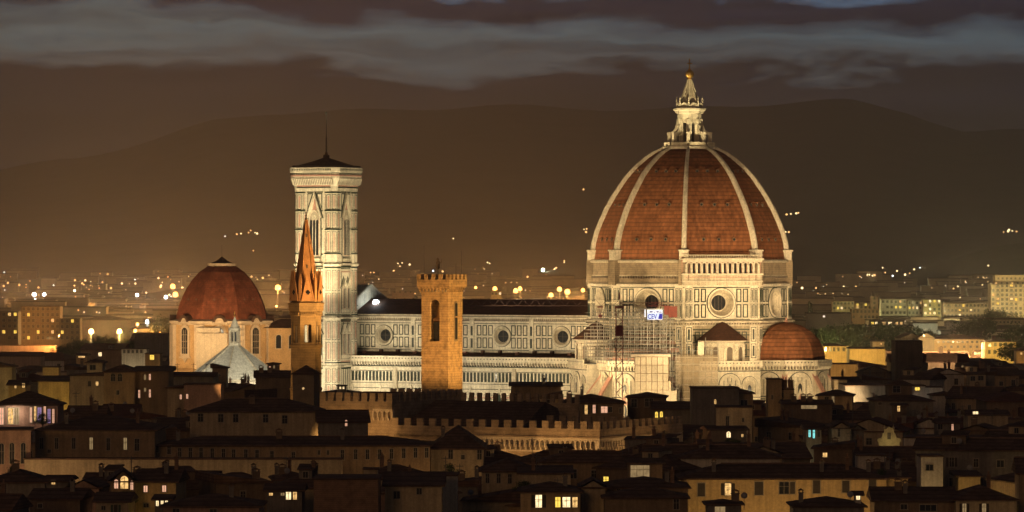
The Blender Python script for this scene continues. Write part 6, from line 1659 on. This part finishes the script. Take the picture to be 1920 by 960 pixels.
mb = MB(); mb.tube((0, 0, 0), (0, 0, fp.z - 38.9), .08, poleM); mb.box(-1.0, 1.0, .05, .35, fp.z - 39.4, fp.z - 38.0, poleM); mb.build('bracket', fl)
mb = MB(); mb.lathe([(.02, fp.z - 39.7), (.9, fp.z - 39.2), (1.0, fp.z - 38.7), (.7, fp.z - 38.1), (.02, fp.z - 37.9)], lit('flood_white', (.82, .97, 1), 40, .02), 12); mb.build('lamp_head', fl)
lampl((fp.x, 1346, fp.z), 400, (.82, .95, 1), .6)
rng = random.Random(21)
ORDL = ORD
lp_ = sorted([(rng.uniform(-10, 520), rng.uniform(2350, 4600)) for _ in range(16)] + [(rng.uniform(690, 1080), rng.uniform(2900, 4600)) for _ in range(4)])
for i, (px, Y) in enumerate(lp_):  # scattered lamps added to feed the low orange glow
    street_lamp('small orange lamp added to glow over the plain, %s from the left behind the monuments' % ORD[i], px, HOR + (EYE - 13) / Y * F, Y, SO, 10, .9, 290000, 'added glow lamps of the plain')
# small lights on the hills and the plain, nothing tells them apart
rng = random.Random(8)
me_cache = {}
def far_lamp(px, py, Y, kind, r):
    p = P(px, py, Y); col, st = [((1, .52, .18), 3), ((1, .72, .35), 3.5), ((.9, .97, 1), 3.5)][kind]
    key = (kind, round(r, 1))
    if key not in me_cache:
        mb = MB(); mb.lathe([(.02, -r), (r * .8, -r * .5), (r, 0), (r * .8, r * .5), (.02, r)], lit('far_lamp_%d' % kind, col, st, .02), 8)
        mb.tube((0, 0, -r - 7), (0, 0, -r * .8), .15, poleM)
        me = bpy.data.meshes.new('far_lamp'); me.from_pydata(mb.v, [], mb.f)
        for k in mb.mats: me.materials.append(k)
        me.polygons.foreach_set('material_index', mb.mi); me_cache[key] = me
    link('distant_lamp', me_cache[key], None, tuple(p), label='tiny distant lamp on the dark hillside or plain behind the monuments', category='lamp', group='tiny distant lamps of the plain and hills')
spots_ = [(422, 443, 2), (444, 439, 0), (452, 438, 1), (466, 436, 0), (478, 436, 1), (482, 438, 1), (470, 432, 0), (475, 470, 0), (746, 494, 1), (754, 493, 1), (768, 496, 1), (750, 499, 1), (763, 512, 1), (738, 508, 0), (695, 511, 0), (914, 492, 1), (918, 494, 1), (897, 505, 0),
          (1040, 504, 1), (1043, 502, 0), (985, 512, 1), (1058, 492, 1), (1058, 489, 0), (876, 508, 1), (884, 511, 1), (908, 505, 1), (905, 514, 0), (1475, 402, 0), (1483, 401, 1), (1493, 400, 1), (1497, 399, 0), (1473, 435, 1), (1479, 435, 0), (1094, 355, 0), (1095, 430, 1), (1099, 435, 0), (1100, 429, 0),
          (1655, 502, 1), (1660, 511, 0), (1682, 508, 1), (1697, 515, 1), (1714, 505, 1), (1725, 502, 2), (1606, 518, 0), (1636, 517, 1), (1853, 498, 1), (1882, 435, 0), (1890, 434, 1), (1898, 433, 1), (1906, 434, 0), (1892, 431, 1), (1692, 537, 0), (1605, 537, 0), (1582, 538, 1), (1530, 540, 0), (1504, 540, 1), (850, 447, 1), (830, 509, 0), (1803, 537, 0), (1842, 535, 1),
          (202, 514, 0), (56, 527, 0), (84, 525, 1), (100, 524, 1), (34, 541, 1), (72, 539, 0), (86, 538, 1), (192, 529, 0), (167, 543, 0), (301, 538, 0), (243, 535, 0), (1640, 516, 0), (1788, 541, 0), (1796, 537, 1), (1625, 515, 1), (1630, 515, 1), (1617, 516, 0)]
for px, py, k in spots_:
    Y = 3900
    p = P(px, py, Y)
    for _ in range(60):
        if ground_z(p.x, Y) + 9 >= p.z or Y > 9300: break
        Y += 120; p = P(px, py, Y)
    far_lamp(px, py, min(Y, 9300) - 60, k, rng.choice([.9, 1.1, 1.4]) * (1.2 if py < 480 else 1))
for i in range(120):
    left = rng.random() < .4
    px = rng.uniform(0, 520) if left else rng.choice([rng.uniform(680, 1100), rng.uniform(1490, 1920)])
    py = rng.gauss(535, 14)
    if not 500 < py < 590: continue
    Y = min(5200, 38 * F / (py - 490)) if py > 500 else 5200
    far_lamp(px, py, Y, rng.choice([0, 0, 1, 1, 2]), rng.choice([.7, .9, 1.2]))
# warm pools of light in the streets
for px, py, Y, z, wt_, col in [(95, 722, 1062, 8, 9000, (1, .70, .15)), (30, 722, 992, 10, 5000, (1, .70, .15)), (95, 695, 1110, 12, 4000, (1, .72, .15)), (0, 690, 1108, 12, 3000, (1, .75, .3)), (177, 700, 1048, 12, 4000, (1, .72, .3)), (165, 720, 1024, 8, 3000, (1, .65, .3)),
    (20, 850, 774, 10, 9000, (1, .60, .28)), (-20, 850, 770, 10, 6000, (1, .60, .28)), (100, 860, 782, 8, 500, (1, .6, .25)), (430, 870, 780, 8, 500, (1, .6, .25)), (500, 870, 778, 8, 500, (1, .62, .25)), (560, 875, 776, 8, 500, (1, .62, .25)), (460, 860, 792, 10, 1800, (1, .6, .25)), (730, 860, 790, 9, 1500, (1, .6, .25)), (850, 870, 796, 9, 2200, (1, .6, .25)),
    (940, 905, 732, 8, 1800, (1, .6, .28)), (1010, 950, 672, 6, 1500, (1, .62, .25)), (1210, 905, 722, 9, 1500, (1, .62, .28)), (1330, 940, 706, 5, 4500, (1, .62, .24)), (1430, 940, 704, 5, 4500, (1, .62, .24)), (1530, 940, 704, 5, 4500, (1, .62, .24)), (1620, 940, 704, 5, 4000, (1, .62, .24)), (1700, 930, 710, 8, 1500, (1, .62, .24)),
    (1818, 905, 730, 8, 2500, (1, .72, .25)), (1745, 890, 728, 10, 1200, (1, .7, .35)), (1880, 950, 676, 8, 900, (1, .65, .3)), (290, 930, 676, 8, 1500, (1, .65, .15)), (150, 925, 690, 8, 900, (1, .6, .3)), (1020, 765, 930, 12, 2500, (1, .62, .22)), (990, 745, 1000, 12, 2000, (1, .62, .22)), (1120, 780, 942, 10, 900, (1, .6, .3)), (1395, 800, 895, 10, 900, (1, .62, .3)),
    (1450, 760, 996, 10, 1800, (1, .62, .22)), (1545, 755, 1048, 10, 1800, (1, .62, .22)), (1722, 735, 1110, 12, 1500, (1, .85, .6)), (1750, 738, 1112, 12, 1800, (1, .9, .75)), (1520, 820, 860, 10, 800, (.5, 1, .9)), (1580, 820, 856, 10, 900, (1, .62, .3)), (1600, 738, 1230, 14, 2200, (1, .85, .6)), (1640, 738, 1225, 14, 1500, (1, .85, .6)),
    (1560, 665, 2030, 13, 60000, (1, .66, .18)), (1620, 665, 1970, 13, 60000, (1, .66, .18)), (1582, 695, 1620, 10, 30000, (1, .60, .18)), (1740, 650, 2070, 17, 110000, (1, .72, .35)), (1790, 652, 2070, 17, 110000, (1, .66, .30)), (1830, 654, 2070, 17, 110000, (1, .66, .30)), (1876, 666, 2025, 13, 80000, (1, .70, .18)), (1918, 668, 1885, 9, 12000, (1, .60, .18)),
    (1680, 592, 3210, 8, 90000, (.9, 1, .5)), (1600, 590, 3260, 8, 60000, (.95, .9, .35)), (1740, 592, 3200, 8, 90000, (.9, .95, .4)), (1810, 597, 3090, 12, 200000, (1, .80, .35)), (1880, 595, 2930, 14, 330000, (1, .78, .32)), (1915, 595, 2930, 14, 330000, (1, .78, .32)), (1900, 560, 2915, 34, 160000, (1, .78, .32)), (1630, 598, 2910, 8, 30000, (1, .7, .25)), (1880, 606, 2730, 8, 30000, (.9, .9, .3)), (1790, 615, 2670, 9, 20000, (.8, .95, .5)), (1735, 608, 2660, 8, 15000, (.9, 1, .7)),
    (60, 660, 2430, 8, 12000, (1, .55, .2)), (20, 660, 2430, 8, 10000, (1, .55, .2)), (250, 662, 1690, 8, 6000, (1, .8, .45)), (285, 680, 1438, 12, 4000, (1, .62, .2)), (293, 556, 5150, 9, 200000, (1, .7, .3)), (930, 552, 3570, 9, 60000, (1, .6, .2)), (930, 738, 1160, 14, 9000, (1, .75, .35)),
    (1650, 625, 2280, 14, 24000, (.85, .9, .3)), (1570, 630, 2280, 14, 18000, (.85, .9, .3)), (375, 742, 930, 14, 900, (1, .6, .3)), (222, 740, 990, 14, 1500, (1, .65, .25)), (40, 785, 862, 16, 1200, (1, .6, .5)), (230, 905, 682, 12, 300, (1, .5, .3))]:
    p = P(px, py, Y); lampl((p.x, Y, z), wt_ * .5, col, .5)
p = P(26, 772, 866); lampl((p.x, 866, p.z), 500, (1, .8, .6), .3)

# ------------------------------------------------------------------ trees
leafm = pm('dark_foliage', (.05, .075, .025), .8, .4, .5); leafm2 = pm('olive_foliage', (.07, .085, .03), .8, .4, .5); bark = pm('tree_bark', (.09, .06, .04), .95, .3, 1)
def tree_meshes(seed, h, r, mat, cyp=False):
    rr = random.Random(seed); mb = MB()
    mb.lathe([(r * .09, 0), (r * .06, h * .35), (r * .03, h * .7)], bark, 7)
    ends = []
    for i in range(7):
        a = rr.uniform(0, 2 * pi); z0 = h * rr.uniform(.25, .5); q = r * rr.uniform(.4, .8); e = (q * cos(a), q * sin(a), z0 + h * rr.uniform(.15, .35)); mb.tube((0, 0, z0), e, r * .04, bark, 5, r * .015); ends.append(e)
    t_ = mb
    cl = []
    for i in range(26 if not cyp else 18):
        a = rr.uniform(0, 2 * pi)
        if cyp: z = h * (.12 + .85 * i / 18); q = r * .35 * (1 - i / 20)
        else: z = h * rr.uniform(.38, .92); q = r * rr.uniform(.15, .85) * math.sqrt(max(.05, 1 - ((z / h - .62) / .4) ** 2))
        cl.append((q * cos(a), q * sin(a), z, r * rr.uniform(.2, .42)))
    c_ = MB(); s = h * .022
    for cx, cy, cz, cr_ in cl:
        for j in range(75):
            v = Vector((rr.gauss(0, 1), rr.gauss(0, 1), rr.gauss(0, .8))); v = v.normalized() * cr_ * rr.random() ** .4; p = Vector((cx, cy, cz)) + v
            n_ = Vector((rr.gauss(0, 1), rr.gauss(0, 1), rr.gauss(0, 1))).normalized(); u = n_.orthogonal().normalized() * s * rr.uniform(.7, 1.5); w2 = n_.cross(u) * .8
            c_.add([tuple(p - u), tuple(p + w2), tuple(p + u), tuple(p - w2)], [(0, 1, 2, 3)], mat)
    out = []
    for nme, q in (('trunk', t_), ('crown', c_)):
        me = bpy.data.meshes.new(nme); me.from_pydata(q.v, [], q.f)
        for k in q.mats: me.materials.append(k)
        out.append(me)
    return out
TM = [tree_meshes(1, 13, 6, leafm), tree_meshes(2, 11, 6.5, leafm2), tree_meshes(3, 15, 2.6, leafm, True), tree_meshes(4, 6, 3, leafm)]
for i, (px, pyt, Y, k, lb) in enumerate([
    (1545, 612, 2300, 0, 'round dark tree just right of the apse dome, leftmost of the park'), (1575, 610, 2320, 1, 'broad olive tree second from left in the park'), (1605, 606, 2340, 0, 'dark leafy tree third from left in the park'),
    (1640, 602, 2360, 1, 'largest olive tree in the middle of the park'), (1672, 604, 2340, 0, 'dark tree right of the largest olive tree'), (1700, 612, 2350, 1, 'pale olive tree behind the gabled villa'), (1730, 614, 2330, 0, 'dark tree over the large gabled villa roof'),
    (1815, 598, 2500, 1, 'big olive tree left of the long arcaded building'), (1840, 594, 2520, 0, 'dark tree right of the big olive one'), (1870, 578, 2850, 0, 'dark tree at the foot of the apartment tower'), (1890, 582, 2850, 1, 'olive tree at the foot of the apartment tower'), (1905, 606, 2300, 1, 'olive tree at the right edge above the green shutters'),
    (1517, 563, 3000, 2, 'slim cypress left of the apartment row'), (1521, 566, 2990, 2, 'second slim cypress touching the first'),
    (185, 628, 2350, 0, 'dark tree between the two large orange lamps'), (205, 632, 2300, 1, 'shorter tree right of the one between the orange lamps'), (150, 634, 2250, 0, 'tree left below the left large orange lamp'), (238, 636, 2250, 0, 'tree right below the right large orange lamp'), (120, 645, 2150, 0, 'dark broad tree behind the left roofs'), (305, 596, 2600, 1, 'tree beside the white blue lamp'), (262, 640, 2100, 0, 'tree behind the white balcony house'),
    (1905, 640, 1950, 0, 'small tree beside the small orange lit house'), (1700, 640, 1900, 3, 'low bush like tree before the large gabled villa')]):
    p = P(px, pyt, Y); H0 = [13, 11, 15, 6][k]; sc_ = max(.5, min(1.9, p.z / H0))
    t_ = thing('cypress' if k == 2 else 'tree', lb, 'tree', (p.x, Y, 0), rng.uniform(0, 6), 'trees among the houses'); t_.scale = (sc_ if k < 2 else 1, sc_ if k < 2 else 1, sc_)
    link('trunk', TM[k][0], t_); link('crown', TM[k][1], t_)
for i, (px, py, Y, lb) in enumerate([(22, 875, 735, 'dark roof garden bush by the pink palace arches'), (240, 921, 680, 'potted shrubs below the glowing arched windows'), (980, 902, 735, 'dark bushes on the terrace right of the small cream house'), (1370, 822, 862, 'bush in front of the round lit window'), (1385, 826, 858, 'bush right beside the round lit window garden'), (845, 870, 800, 'small shrub under the ochre house wall'), (1650, 880, 728, 'dark shrub behind the long yellow facade roof'), (80, 775, 862, 'tall potted plant before the violet lit roof terrace')]):
    p = P(px, py, Y); sc_ = .55
    t_ = thing('bush', lb, 'bush', (p.x, Y, p.z - 6 * sc_), rng.uniform(0, 6), 'roof garden bushes'); t_.scale = (sc_, sc_, sc_)
    link('trunk', TM[3][0], t_); link('crown', TM[3][1], t_)
